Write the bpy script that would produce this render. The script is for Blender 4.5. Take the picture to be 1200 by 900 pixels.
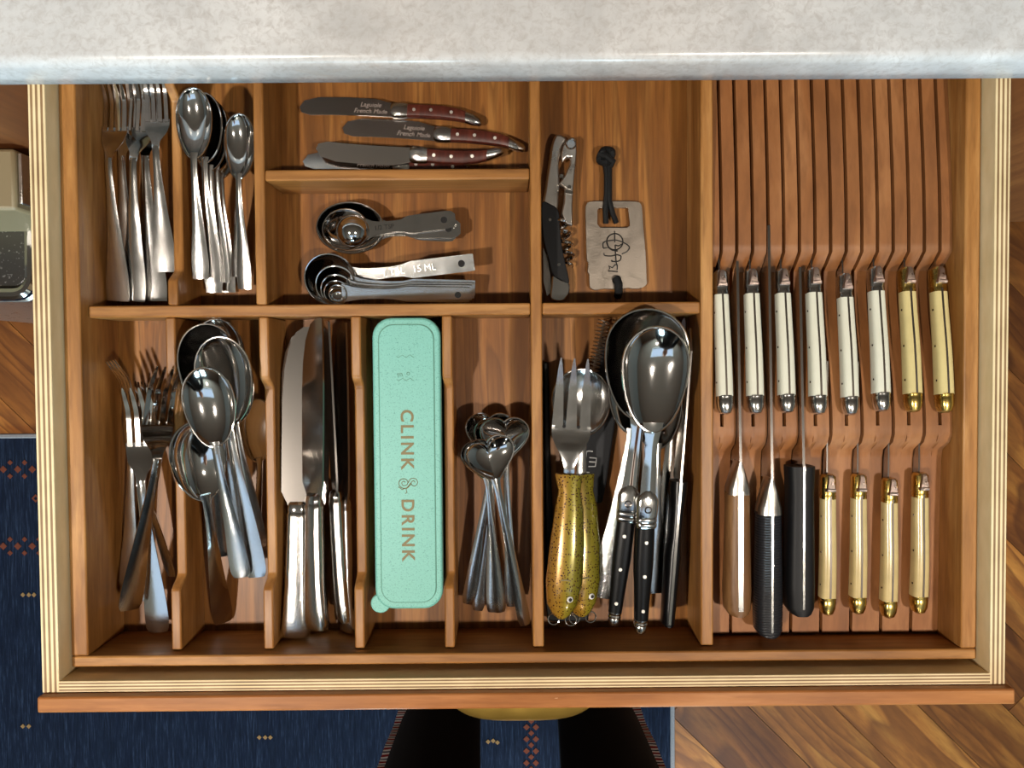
import bpy, bmesh, math, random
import numpy as np
from mathutils import Vector, Matrix
random.seed(7)
C = bpy.context.scene
for o in list(bpy.data.objects): bpy.data.objects.remove(o)
COL = C.collection
R = math.radians
# ------------------------------------------------------------------ camera
CAMZ, F, NAD, ROLL = 1.53, 900.0, (597.0, 425.0), 0.0075
dn = Vector(((NAD[0]-600)/F, (450-NAD[1])/F, -1)).normalized()
wz = -dn
wx = Vector((math.cos(ROLL), math.sin(ROLL), 0)); wx = (wx - wz*wx.dot(wz)).normalized()
wy = wz.cross(wx)
M_cw = Matrix((wx, wy, wz))                      # camera coords -> world coords
cam = bpy.data.objects.new('camera', bpy.data.cameras.new('camera')); COL.objects.link(cam)
cam.data.sensor_width = 36; cam.data.lens = 36*F/1200; cam.data.clip_start = 0.01
cam.matrix_world = Matrix.Translation((0, 0, CAMZ)) @ M_cw.to_4x4()
C.camera = cam
def P(u, v, z):
    """point of the plane at height z that the photograph shows at (u, v)"""
    d = M_cw @ Vector(((u-600)/F, (450-v)/F, -1))
    return Vector((0, 0, CAMZ)) + d*((z-CAMZ)/d.z)
# ------------------------------------------------------------------ world, lights, exposure
vs = C.view_settings
vs.view_transform = 'Standard'; vs.look = 'None'; vs.gamma = 1; vs.use_curve_mapping = False
vs.exposure = -0.02
W = bpy.data.worlds.new('sky'); C.world = W; W.use_nodes = True
W.node_tree.nodes['Background'].inputs[0].default_value = (0.55, 0.75, 1, 1)
W.node_tree.nodes['Background'].inputs[1].default_value = 1.3
def area(name, loc, rot, sx, sy, power, col, shape='RECTANGLE', spread=180):
    l = bpy.data.lights.new(name, 'AREA'); l.shape = shape; l.size = sx; l.size_y = sy
    l.energy = power; l.color = col; l.spread = R(spread)
    o = bpy.data.objects.new(name, l); COL.objects.link(o); o.location = loc; o.rotation_euler = rot
    return o
WIN = (-0.9, 0.9, 1.05, 2.25, -3.2)              # x0 x1 z0 z1 y of the window in the wall behind the person
area('window_daylight', (0, WIN[4]-0.03, 1.65), (R(90), 0, 0), 1.7, 1.1, 190, (0.55, 0.84, 1.0))
CEIL = 2.65
DOWN = [(-0.78, -0.44, 23.5), (0.66, -0.42, 14.5), (-0.60, -2.2, 6), (0.66, -2.2, 6)]  # last two, behind the person, are unseen lamps added for reflections in the steel
SKY = (-0.95, 0.95, -1.75, -1.05)                # skylight in the ceiling over the person: x0 x1 y0 y1
for x, y, w in DOWN:
    area('downlight_lamp', (x, y, CEIL-0.012), (0, 0, 0), 0.09, 0.09, w, (1.0, 0.90, 0.78), 'DISK', 150)
# ------------------------------------------------------------------ materials
def lin(h):
    h = h.lstrip('#'); c = [int(h[i:i+2], 16)/255 for i in (0, 2, 4)]
    return tuple((x/12.92 if x <= .04045 else ((x+.055)/1.055)**2.4) for x in c) + (1,)
class N:
    def __init__(s, name):
        s.m = bpy.data.materials.new(name); s.m.use_nodes = True
        s.t = s.m.node_tree; s.b = s.t.nodes['Principled BSDF']
    def n(s, typ, **kw):
        n = s.t.nodes.new(typ)
        for k, v in kw.items():
            if hasattr(n, k): setattr(n, k, v)
        return n
    def l(s, a, b): s.t.links.new(a, b)
    def set(s, **kw):
        for k, v in kw.items(): s.b.inputs[k.replace('_', ' ')].default_value = v
    def coord(s, scale, kind='Object', rnd=False, rot=(0, 0, 0)):
        tc = s.n('ShaderNodeTexCoord'); mp = s.n('ShaderNodeMapping'); mp.inputs['Scale'].default_value = scale
        mp.inputs['Rotation'].default_value = rot
        s.l(tc.outputs[kind], mp.inputs[0])
        if rnd:
            oi = s.n('ShaderNodeObjectInfo'); ml = s.n('ShaderNodeVectorMath', operation='SCALE')
            ml.inputs[0].default_value = (13.1, 7.7, 5.3); s.l(oi.outputs['Random'], ml.inputs['Scale'])
            s.l(ml.outputs[0], mp.inputs['Location']); s.rnd = oi.outputs['Random']
        return mp.outputs[0]
    def noise(s, vec, scale=1, detail=4, rough=.5, dist=0):
        n = s.n('ShaderNodeTexNoise'); s.l(vec, n.inputs['Vector'])
        n.inputs['Scale'].default_value = scale; n.inputs['Detail'].default_value = detail
        n.inputs['Roughness'].default_value = rough; n.inputs['Distortion'].default_value = dist
        return n.outputs['Fac']
    def ramp(s, fac, stops, interp='LINEAR'):
        r = s.n('ShaderNodeValToRGB'); s.l(fac, r.inputs[0]); cr = r.color_ramp; cr.interpolation = interp
        while len(cr.elements) < len(stops): cr.elements.new(.5)
        for e, (p, c) in zip(cr.elements, stops): e.position = p; e.color = c
        return r.outputs[0]
    def mix(s, fac, a, b, mode='MIX'):
        x = s.n('ShaderNodeMix', data_type='RGBA', blend_type=mode)
        for sock, v in ((x.inputs[0], fac), (x.inputs[6], a), (x.inputs[7], b)):
            if hasattr(v, 'is_output'): s.l(v, sock)
            else: sock.default_value = v
        return x.outputs[2]
    def color(s, c): s.l(c, s.b.inputs['Base Color'])
    def bump(s, h, strength=.2, dist=.001):
        b = s.n('ShaderNodeBump'); b.inputs['Strength'].default_value = strength; b.inputs['Distance'].default_value = dist
        s.l(h, b.inputs['Height']); s.l(b.outputs[0], s.b.inputs['Normal'])
def g(v): return (v, v, v, 1)
def wood(name, dark, mid, light, scale, rough=.42, rnd=True, rings=0.0):
    m = N(name); v = m.coord(scale, rnd=rnd)
    a = m.noise(v, 1, 6, .62, .4)
    c = m.ramp(a, [(.25, lin(dark)), (.5, lin(mid)), (.75, lin(light))])
    v2 = m.coord(tuple(x*5 for x in scale), rnd=rnd); f = m.noise(v2, 1, 3, .6)
    c = m.mix(m.ramp(f, [(.45, g(0)), (.7, g(.55))]), c, lin(dark))
    if rings:
        vr = m.coord(tuple(x*.3 for x in scale), rnd=rnd); nz = m.noise(vr, 1, 2, .5, .6)
        mt = m.n('ShaderNodeMath', operation='MULTIPLY'); m.l(nz, mt.inputs[0]); mt.inputs[1].default_value = 16
        fr = m.n('ShaderNodeMath', operation='FRACT'); m.l(mt.outputs[0], fr.inputs[0])
        c = m.mix(m.ramp(fr.outputs[0], [(0, g(0)), (.55, g(rings*.3)), (.9, g(rings)), (1, g(0))]), c, lin(dark))
    m.color(c); m.set(Roughness=rough); m.bump(f, .12, .0006)
    m.b.inputs['Specular IOR Level'].default_value = .4
    return m.m
def metal(name, col, rough, scratch=0, aniso=None):
    m = N(name); m.set(Metallic=1.0, Roughness=rough, Base_Color=lin(col))
    v = m.coord((60, 60, 60)); f = m.noise(v, 1, 4, .7)
    rr = m.ramp(f, [(.3, g(rough*.8)), (.75, g(rough*1.2))]); m.l(rr, m.b.inputs['Roughness'])
    if scratch: m.bump(m.noise(m.coord((700, 700, 700)), 1, 3, .7), scratch, .0008)
    return m.m
def plain(name, col, rough=.5, spec=.5, noise=0, scale=40, bump=0):
    m = N(name); m.set(Roughness=rough, Base_Color=lin(col)); m.b.inputs['Specular IOR Level'].default_value = spec
    f = m.noise(m.coord((scale,)*3, rnd=True), 1, 4, .6)
    if noise: m.color(m.mix(m.ramp(f, [(.3, g(0)), (.7, g(noise))]), lin(col), tuple(x*.55 for x in lin(col)[:3])+(1,)))
    if bump: m.bump(f, bump, .0008)
    return m.m
CH = ('#6d441c', '#9c6a35', '#c29258')
M = {}
M['wood_y'] = wood('cherry_grain_lengthwise', *CH, (38, 4, 38))
M['wood_x'] = wood('cherry_grain_crosswise', *CH, (4, 38, 38))
M['wood_panel'] = wood('cherry_panel_shaded', '#593512', '#895725', '#b07d40', (55, 3, 55), rings=.6)  # same cherry, darkened: the shade inside the compartments is put into its colour
M['slat'] = wood('cherry_slat', '#6e4322', '#8d5a31', '#a67246', (30, 6, 12), .5, False)
M['front'] = wood('cherry_drawer_front', '#824e26', '#a56a39', '#bd8453', (4, 45, 45), .35)
M['cabinet'] = wood('cherry_cabinet_face', '#5a3016', '#70401e', '#865228', (25, 25, 3), .45)
M['plank'] = wood('acacia_plank', '#64391a', '#a36831', '#cf974e', (3.2, 16, 16), .45, rings=.75)
def worn_front():
    m = M['front']; t = m.node_tree; b = t.nodes['Principled BSDF']; src = b.inputs['Base Color'].links[0].from_socket
    tc = t.nodes.new('ShaderNodeTexCoord'); mp = t.nodes.new('ShaderNodeMapping'); mp.inputs['Scale'].default_value = (45, 160, 160); t.links.new(tc.outputs['Object'], mp.inputs[0])
    nz = t.nodes.new('ShaderNodeTexNoise'); nz.inputs['Scale'].default_value = 1; nz.inputs['Detail'].default_value = 5; nz.inputs['Roughness'].default_value = .7; t.links.new(mp.outputs[0], nz.inputs['Vector'])
    rp = t.nodes.new('ShaderNodeValToRGB'); rp.color_ramp.elements[0].position = .70; rp.color_ramp.elements[0].color = (0, 0, 0, 1); rp.color_ramp.elements[1].position = .76; rp.color_ramp.elements[1].color = (.6, .6, .6, 1); t.links.new(nz.outputs['Fac'], rp.inputs[0])
    mx = t.nodes.new('ShaderNodeMix'); mx.data_type = 'RGBA'; t.links.new(rp.outputs[0], mx.inputs[0]); t.links.new(src, mx.inputs[6]); mx.inputs[7].default_value = lin('#dcb48c'); t.links.new(mx.outputs[2], b.inputs['Base Color'])
worn_front()
def plank_variation():
    m = M['plank']; t = m.node_tree; b = t.nodes['Principled BSDF']
    src = b.inputs['Base Color'].links[0].from_socket
    oi = t.nodes.new('ShaderNodeObjectInfo'); rp = t.nodes.new('ShaderNodeValToRGB'); t.links.new(oi.outputs['Random'], rp.inputs[0])
    rp.color_ramp.elements[0].color = lin('#b5a28c'); rp.color_ramp.elements[1].color = lin('#fff4e2')
    mx = t.nodes.new('ShaderNodeMix'); mx.data_type = 'RGBA'; mx.blend_type = 'MULTIPLY'; mx.inputs[0].default_value = 1
    t.links.new(src, mx.inputs[6]); t.links.new(rp.outputs[0], mx.inputs[7]); t.links.new(mx.outputs[2], b.inputs['Base Color'])
plank_variation()
def ply(name, axis, plies=7, t=.0125, off=0.0):
    m = N(name); tc = m.n('ShaderNodeTexCoord'); sp = m.n('ShaderNodeSeparateXYZ'); m.l(tc.outputs['Object'], sp.inputs[0])
    a = m.n('ShaderNodeMath', operation='SUBTRACT'); m.l(sp.outputs[axis], a.inputs[0]); a.inputs[1].default_value = off-.02*t/(plies/2-.1)
    d = m.n('ShaderNodeMath', operation='MULTIPLY'); m.l(a.outputs[0], d.inputs[0]); d.inputs[1].default_value = (plies/2-.1)/t
    fr = m.n('ShaderNodeMath', operation='FRACT'); m.l(d.outputs[0], fr.inputs[0])
    f = m.noise(m.coord((30, 30, 90)), 1, 4)
    c1 = m.ramp(f, [(.3, lin('#d8c294')), (.7, lin('#e6d2a8'))]); c2 = m.ramp(f, [(.3, lin('#75583a')), (.7, lin('#93744f'))])
    c = m.mix(m.ramp(fr.outputs[0], [(.0, g(0)), (.44, g(0)), (.52, g(1)), (.93, g(1)), (1, g(0))]), c1, c2)
    m.color(c); m.set(Roughness=.5); return m.m
M['steel'] = metal('polished_steel', '#d4d1ce', .08)
M['steel_worn'] = metal('worn_steel', '#cfcdca', .15, .10)
M['pewter'] = metal('hammered_pewter', '#d0cdc8', .15, .3)
M['steel_brushed'] = metal('brushed_steel', '#c6c1ba', .32)
M['blade'] = metal('knife_blade', '#b3aca6', .18)
for l_ in list(M['blade'].node_tree.links):
    if l_.to_socket.name == 'Roughness': M['blade'].node_tree.links.remove(l_)
M['brass'] = metal('polished_brass', '#c8ac62', .26)
M['pull'] = metal('brushed_brass_pull', '#dcb55a', .42); M['pull'].node_tree.nodes['Principled BSDF'].inputs['Metallic'].default_value = .85
M['bee'] = metal('cast_bolster', '#b5a196', .3, .8)
M['plate'] = metal('opener_plate', '#a3988c', .38, .15)
M['dark_steel'] = metal('dark_steel', '#55504c', .25)
M['pin'] = metal('satin_pin', '#e0dcd4', .5)
M['spring'] = metal('handle_spring', '#6e665e', .4)
M['black'] = plain('black_handle', '#08080a', .3, .3)
M['black_matte'] = plain('black_matte', '#0f0f11', .5, .25, .3)
M['charcoal'] = plain('charcoal_sleeve', '#2b2c2f', .7, .3, .4, 400, .3)
M['cord'] = plain('black_cord', '#101214', .7, .3, .4, 900, .6)
M['bone'] = plain('white_bone', '#dcdccb', .3, .5, .12, 60)
M['ivory'] = plain('yellow_ivory', '#d6c58c', .22, .5, .25, 60)
M['horn'] = plain('cream_horn', '#cbb682', .22, .5, .35, 60)
M['mint'] = plain('mint_plastic', '#8fcdb4', .5, .4)
def mint():
    m = N('speckled_mint_plastic'); f = m.noise(m.coord((1100,)*3), 1, 2, .5)
    m.color(m.ramp(f, [(.30, lin('#4f8f86')), (.40, lin('#76b9ad')), (1, lin('#80c4b8'))])); m.set(Roughness=.45); m.bump(f, .06, .0004); return m.m
M['mint'] = mint()
M['gold_print'] = plain('gold_print', '#76693f', .5)
M['grey_print'] = plain('grey_print', '#5a8a7a', .6)
M['white_print'] = plain('white_print', '#d8d8d8', .6)
M['black_print'] = plain('black_print', '#120f0e', .6)
M['etch'] = plain('etched_print', '#8d8078', .5)
M['rosewood'] = wood('rosewood', '#2c120b', '#50231a', '#6b3626', (12, 60, 60), .35)
M['walnut'] = wood('walnut_handle', '#4a2f1a', '#6e4c2c', '#8a6640', (60, 6, 20), .45)
M['white_wall'] = plain('wall_paint', '#807970', .9, .2)
M['ceiling'] = plain('ceiling_paint', '#8c7b6b', .9, .2)
M['frame_paint'] = plain('frame_paint', '#d8d4cc', .6)
M['toe'] = plain('dark_toe_kick', '#1c0f08', .7)
M['trouser'] = plain('black_trousers', '#07080b', .85, .2, .3, 300)
M['shoe'] = plain('dark_shoes', '#0a0a0c', .6)
M['skin'] = plain('skin', '#b98a6c', .5)
M['hair'] = plain('hair', '#2a1b12', .6)
M['beige'] = plain('beige_plastic', '#7f6f52', .5)
M['screw'] = metal('screw_head', '#7d776b', .35)
M['egg'] = plain('dark_gap', '#0a0706', .8)
def quartz():
    m = N('pale_quartzite'); v = m.coord((1, 1, 1))
    a = m.noise(v, 13, 6, .6, .8); b = m.noise(v, 170, 5, .7, .6)
    c = m.ramp(a, [(.3, lin('#b5b4b3')), (.5, lin('#c4c3c2')), (.7, lin('#d3d2d1'))])
    c = m.mix(m.ramp(b, [(.45, g(0)), (.7, g(.75))]), c, lin('#aca6a2'))
    w = m.noise(v, 5.5, 5, .7, 2.0)
    c = m.mix(m.ramp(w, [(.68, g(0)), (.76, g(.35))]), c, lin('#c4a67e'))
    m.color(c); m.set(Roughness=.22); return m.m
M['quartz'] = quartz()
def rugmat():
    m = N('navy_wool'); f = m.noise(m.coord((420, 26, 60)), 1, 4, .65); k = m.noise(m.coord((70, 12, 10)), 1, 3)
    c = m.ramp(f, [(.3, lin('#0b101b')), (.55, lin('#161e2e')), (.78, lin('#343f54'))])
    c = m.mix(m.ramp(k, [(.4, g(0)), (.7, g(.5))]), c, lin('#0c1222'))
    m.color(c); m.set(Roughness=.95); m.b.inputs['Specular IOR Level'].default_value = .1; m.bump(f, .6, .003); return m.m
M['rug'] = rugmat()
M['rust_wool'] = plain('rust_wool', '#643426', .95, .1, .4, 300, .4)
M['tan_wool'] = plain('tan_wool', '#8a6a45', .95, .1, .4, 300, .4)
M['pale_wool'] = plain('pale_wool', '#8d8a8c', .95, .1, .5, 500, .4)
def stripe():
    m = N('woven_stripe'); tc = m.n('ShaderNodeTexCoord'); wv = m.n('ShaderNodeTexWave', wave_type='BANDS', bands_direction='Z')
    m.l(tc.outputs['Object'], wv.inputs['Vector']); wv.inputs['Scale'].default_value = 24; wv.inputs['Distortion'].default_value = 3
    m.color(m.ramp(wv.outputs['Fac'], [(.18, lin('#8e1f28')), (.3, lin('#eeeef2')), (.85, lin('#e6e9f0')), (.95, lin('#2a3350'))])); m.set(Roughness=.9); return m.m
M['stripe'] = stripe()
def trout():
    m = N('painted_trout'); tc = m.n('ShaderNodeTexCoord'); sp = m.n('ShaderNodeSeparateXYZ'); m.l(tc.outputs['Object'], sp.inputs[0])
    mr = m.n('ShaderNodeMapRange'); mr.inputs[1].default_value = -.014; mr.inputs[2].default_value = .014; m.l(sp.outputs[0], mr.inputs[0])
    c = m.ramp(mr.outputs[0], [(.0, lin('#8a5f24')), (.4, lin('#9c7628')), (.6, lin('#8c7f28')), (1, lin('#5a5812'))])
    vo = m.n('ShaderNodeTexVoronoi'); m.l(m.coord((520, 460, 520)), vo.inputs['Vector']); vo.inputs['Scale'].default_value = 1; vo.inputs['Randomness'].default_value = .75
    c = m.mix(m.ramp(vo.outputs['Distance'], [(.27, g(1)), (.34, g(0))]), c, lin('#3a0f0a'))
    m.color(c); m.set(Roughness=.22, Metallic=.25); m.b.inputs['Coat Weight'].default_value = .6; return m.m
M['trout'] = trout()
def textured_black():
    m = N('ribbed_black_grip'); tc = m.n('ShaderNodeTexCoord'); wv = m.n('ShaderNodeTexWave', wave_type='BANDS', bands_direction='Y')
    m.l(tc.outputs['Object'], wv.inputs['Vector']); wv.inputs['Scale'].default_value = 140
    m.set(Roughness=.35, Base_Color=lin('#1b1c20')); m.bump(wv.outputs['Fac'], .5, .001); return m.m
M['grip'] = textured_black()
def bin_top():
    m = N('speckled_steel_lid'); f = m.noise(m.coord((260,)*3), 1, 2); m.color(m.ramp(f, [(.64, lin('#7c7a78')), (.7, lin('#d5d5d5'))]))
    m.set(Metallic=1.0, Roughness=.28); return m.m
M['bin_top'] = bin_top()
def emit(name, col, s):
    m = N(name); m.set(Base_Color=col, Emission_Color=col, Emission_Strength=s); return m.m
M['lamp'] = emit('lamp_disc', (1, .88, .75, 1), 20)
def glass():
    m = N('window_glass'); m.set(Roughness=0.0, Base_Color=(1, 1, 1, 1)); m.b.inputs['Transmission Weight'].default_value = 1; m.b.inputs['IOR'].default_value = 1.0; return m.m
M['glass'] = glass()
# ------------------------------------------------------------------ mesh builder
class MB:
    def __init__(s): s.v = []; s.f = []
    def add(s, verts, faces):
        n = len(s.v); s.v += [tuple(x) for x in verts]; s.f += [tuple(i+n for i in f) for f in faces]; return s
    def box(s, x0, x1, y0, y1, z0, z1):
        return s.add([(x, y, z) for z in (z0, z1) for y in (y0, y1) for x in (x0, x1)],
                     [(0, 2, 3, 1), (4, 5, 7, 6), (0, 1, 5, 4), (1, 3, 7, 5), (3, 2, 6, 7), (2, 0, 4, 6)])
    def prism(s, pts, a0, a1, axis='z'):
        n = len(pts)
        mk = {'z': lambda p, a: (p[0], p[1], a), 'x': lambda p, a: (a, p[0], p[1])}[axis]
        area_ = sum(pts[i][0]*pts[(i+1) % n][1]-pts[(i+1) % n][0]*pts[i][1] for i in range(n))
        if area_ < 0: pts = pts[::-1]
        return s.add([mk(p, a0) for p in pts]+[mk(p, a1) for p in pts],
                     [tuple(range(n-1, -1, -1)), tuple(range(n, 2*n))]+[(i, (i+1) % n, n+(i+1) % n, n+i) for i in range(n)])
    def sheet(s, st, m=8):
        """strip along y: stations (y, halfwidth, z, dish, thickness, x)"""
        rows = []
        for (y, w, z, d, t, xo) in st:
            top = []; bot = []
            for j in range(m+1):
                q = -1+2*j/m; zz = z-d*(1-q*q); tt = t*(1-.55*q**6)
                top.append((xo+w*q, y, zz)); bot.append((xo+w*q*.985, y, zz-tt))
            rows.append(top+bot[::-1])
        return s.skin(rows)
    def skin(s, rows, cap=True):
        k = len(rows[0]); V = [p for r in rows for p in r]; Fc = []
        for i in range(len(rows)-1):
            for j in range(k):
                a = i*k+j; b = i*k+(j+1) % k; Fc.append((a, a+k, b+k, b))
        if cap: Fc.append(tuple(range(k))); n = (len(rows)-1)*k; Fc.append(tuple(range(n+k-1, n-1, -1)))
        return s.add(V, Fc)
    def loft(s, st, n=14, e=2.4):
        """tube along y: stations (y, halfwidth x, halfheight z, zc, xc), superellipse section"""
        rows = []
        for (y, w, h, zc, xc) in st:
            r = []
            for j in range(n):
                a = 2*math.pi*(j+.5)/n; ca, sa = math.cos(a), math.sin(a)
                r.append((xc+w*math.copysign(abs(ca)**(2/e), ca), y, zc+h*math.copysign(abs(sa)**(2/e), sa)))
            rows.append(r[::-1])
        return s.skin(rows)
    def tube(s, path, rad, n=8, closed=False):
        P_ = [Vector(p) for p in path]; rows = []; prev = None
        for i, p in enumerate(P_):
            if closed: t = P_[(i+1) % len(P_)]-P_[i-1]
            else: t = P_[min(i+1, len(P_)-1)]-P_[max(i-1, 0)]
            t.normalize()
            if prev is None: prev = t.orthogonal().normalized()
            nn = (prev-t*prev.dot(t)).normalized(); prev = nn; bb = t.cross(nn)
            r = rad[i] if isinstance(rad, (list, tuple)) else rad
            rows.append([p+nn*(r*math.cos(2*math.pi*j/n))+bb*(r*math.sin(2*math.pi*j/n)) for j in range(n)])
        if closed: rows.append(rows[0])
        return s.skin(rows, cap=not closed)
    def bowl(s, outline, c, depth, zr, t, rings=8, power=1.0):
        n = len(outline); V = []; Fc = []
        for sh in (0, 1):
            V.append((c[0], c[1], zr(c[1])-depth-sh*t))
            for k in range(1, rings+1):
                q = k/rings; q = math.sin(q*math.pi/2)
                for (x, y) in outline:
                    px, py = c[0]+(x-c[0])*q, c[1]+(y-c[1])*q
                    V.append((px, py, zr(py)-depth*(1-q*q)**power-sh*t*(1-.4*q**6)))
        def idx(sh, k, j): return sh*(1+rings*n)+1+(k-1)*n+j % n
        for sh in (0, 1):
            for j in range(n):
                tri = (sh*(1+rings*n), idx(sh, 1, j), idx(sh, 1, j+1)); Fc.append(tri if sh == 0 else tri[::-1])
                for k in range(1, rings):
                    q = (idx(sh, k, j), idx(sh, k+1, j), idx(sh, k+1, j+1), idx(sh, k, j+1)); Fc.append(q if sh == 0 else q[::-1])
        for j in range(n): Fc.append((idx(0, rings, j), idx(1, rings, j), idx(1, rings, j+1), idx(0, rings, j+1)))
        return s.add(V, Fc)
    def ball(s, c, r, sc=(1, 1, 1), nu=12, nv=8):
        rows = []
        for i in range(nv+1):
            a = math.pi*(i/nv*.98+.01); rows.append([(c[0]+r*sc[0]*math.sin(a)*math.cos(2*math.pi*j/nu), c[1]+r*sc[1]*math.sin(a)*math.sin(2*math.pi*j/nu), c[2]+r*sc[2]*math.cos(a)) for j in range(nu)])
        return s.skin(rows)
    def disc(s, c, r, h, n=14):
        return s.prism([(c[0]+r*math.cos(2*math.pi*i/n), c[1]+r*math.sin(2*math.pi*i/n)) for i in range(n)], c[2], c[2]+h)
    def mesh(s, name, mat, smooth=35, off=(0, 0, 0)):
        me = bpy.data.meshes.new(name); me.from_pydata([(x-off[0], y-off[1], z-off[2]) for x, y, z in s.v], [], s.f)
        bm = bmesh.new(); bm.from_mesh(me); bmesh.ops.recalc_face_normals(bm, faces=bm.faces); bm.to_mesh(me); bm.free()
        me.materials.append(mat)
        if smooth:
            me.polygons.foreach_set('use_smooth', [True]*len(me.polygons)); me.set_sharp_from_angle(angle=R(smooth))
        return me
def cr(keys, y):
    """smooth curve through (y, value) keys"""
    ks = sorted(keys); n = len(ks)
    if y <= ks[0][0]: return ks[0][1]
    if y >= ks[-1][0]: return ks[-1][1]
    sl = [(ks[i+1][1]-ks[i][1])/(ks[i+1][0]-ks[i][0]) for i in range(n-1)]
    md = [sl[0]]+[0 if sl[i-1]*sl[i] <= 0 else 2*sl[i-1]*sl[i]/(sl[i-1]+sl[i]) for i in range(1, n-1)]+[sl[-1]]
    for i in range(n-1):
        if y <= ks[i+1][0]:
            h = ks[i+1][0]-ks[i][0]; t = (y-ks[i][0])/h
            return (2*t**3-3*t*t+1)*ks[i][1]+(t**3-2*t*t+t)*h*md[i]+(-2*t**3+3*t*t)*ks[i+1][1]+(t**3-t*t)*h*md[i+1]
def link(name, data, parent=None):
    o = bpy.data.objects.new(name, data); COL.objects.link(o)
    if parent: o.parent = parent
    return o
def tag(o, label=None, cat=None, group=None, kind=None):
    if label: o['label'] = label
    if cat: o['category'] = cat
    if group: o['group'] = group
    if kind: o['kind'] = kind
    return o
def thing(name, label, cat, loc=(0, 0, 0), group=None, rot=None):
    o = link(name, None); o.empty_display_size = .02
    o.matrix_world = Matrix.Translation(loc) @ (rot.to_4x4() if rot else Matrix())
    return tag(o, label, cat, group)
def part(name, mb, mat, parent, bevel=0, smooth=35, seg=2):
    """mesh given in world coordinates under a thing that is only translated"""
    off = Vector((0, 0, 0)); p = parent
    while p: off += p.matrix_local.translation if p.parent is None else Vector((0, 0, 0)); p = p.parent
    me = mb.mesh(name, mat, smooth, off); o = link(name, me, parent)
    if bevel:
        b = o.modifiers.new('edge', 'BEVEL'); b.width = bevel; b.segments = seg; b.limit_method = 'ANGLE'; b.angle_limit = R(40)
    return o
def struct(name, mb, mat, bevel=0, smooth=0):
    o = part(name, mb, mat, None, bevel, smooth); o['kind'] = 'structure'; return o
def font(body, size, mat, parent, name, loc, rz, sp=1.0, bold=0.0, stretch=1.0, shear=0.0, ext=.00012):
    f = bpy.data.curves.new(name, 'FONT'); f.body = body; f.size = size; f.extrude = ext; f.space_character = sp; f.offset = bold; f.shear = shear
    f.align_x = 'CENTER'; f.align_y = 'CENTER'
    o = bpy.data.objects.new('tmp', f); me = bpy.data.meshes.new_from_object(o); me.name = name; bpy.data.objects.remove(o); bpy.data.curves.remove(f)
    me.materials.clear(); me.materials.append(mat)
    o = link(name, me, parent); o.location = loc; o.rotation_euler = (0, 0, R(rz)); o.scale = (stretch, 1, 1); return o
# ================================================================== SETTING
fl = struct('floor', MB().box(-3, 3, -3.2, 2, -.05, -.0122), M['plank'])
PW = .121
c45 = Matrix.Rotation(R(-45), 4, 'Z')
org = P(790, 841, 0)
plank_me = [MB().box(.0006, l-.0006, .0006, PW-.0006, -.012, 0).mesh('plank', M['plank'], 0) for l in (.62, .84, 1.05)]
for r_ in range(-14, 15):
    a = -2.6-random.random()*.8
    while a < 2.2:
        q = random.randrange(3); l = (.62, .84, 1.05)[q]
        ctr = org+c45 @ Vector((a+l/2, (r_+.5)*PW, 0))
        if abs(ctr.x) < 1.7 and -1.7 < ctr.y < .75:
            o = link('plank', plank_me[q], fl); o.location = org+c45 @ Vector((a, r_*PW, 0)); o.rotation_euler = (0, 0, R(-45))
        a += l
sx0, sx1, sy0, sy1 = SKY
struct('ceiling', MB().box(-3, 3, -3.2, sy0, CEIL, CEIL+.08).box(-3, 3, sy1, 2, CEIL, CEIL+.08).box(-3, sx0, sy0, sy1, CEIL, CEIL+.08).box(sx1, 3, sy0, sy1, CEIL, CEIL+.08), M['ceiling'])
w_ = struct('window_2', MB().box(sx0, sx0+.03, sy0, sy1, CEIL-.01, CEIL+.09).box(sx1-.03, sx1, sy0, sy1, CEIL-.01, CEIL+.09).box(sx0, sx1, sy0, sy0+.03, CEIL-.01, CEIL+.09).box(sx0, sx1, sy1-.03, sy1, CEIL-.01, CEIL+.09).box(-.02, .02, sy0, sy1, CEIL, CEIL+.03), M['frame_paint'])
part('pane', MB().box(sx0+.03, sx1-.03, sy0+.03, sy1-.03, CEIL+.075, CEIL+.08), M['glass'], w_, 0, 0)
def holed_wall(name, win, wname):
    x0, x1, z0, z1, yw = win; sg = 1 if yw > 0 else -1; a, b = sorted((yw, yw+.1*sg)); c_, d_ = sorted((yw-.03*sg, yw+.1*sg)); e, f = sorted((yw+.062*sg, yw+.066*sg))
    struct(name, MB().box(-3, x0, a, b, 0, CEIL).box(x1, 3, a, b, 0, CEIL).box(x0, x1, a, b, 0, z0).box(x0, x1, a, b, z1, CEIL), M['white_wall'])
    xm = (x0+x1)/2
    w_ = struct(wname, MB().box(x0, x1, c_, d_, z0-.02, z0).box(x0, x1, c_, d_, z1, z1+.04).box(x0-.04, x0, c_, d_, z0, z1+.04).box(x1, x1+.04, c_, d_, z0, z1+.04).box(xm-.02, xm+.02, e-.02, f+.02, z0, z1), M['frame_paint'])
    part('pane', MB().box(x0, x1, e, f, z0, z1), M['glass'], w_, 0, 0)
struct('wall_back', MB().box(-3, 3, 2, 2.1, 0, CEIL), M['cabinet'])
struct('wall_left', MB().box(-3.1, -3, -3.2, 2, 0, CEIL), M['white_wall'])
struct('wall_right', MB().box(3, 3.1, -3.2, 2, 0, CEIL), M['white_wall'])
holed_wall('wall_front', WIN, 'window_1')
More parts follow.
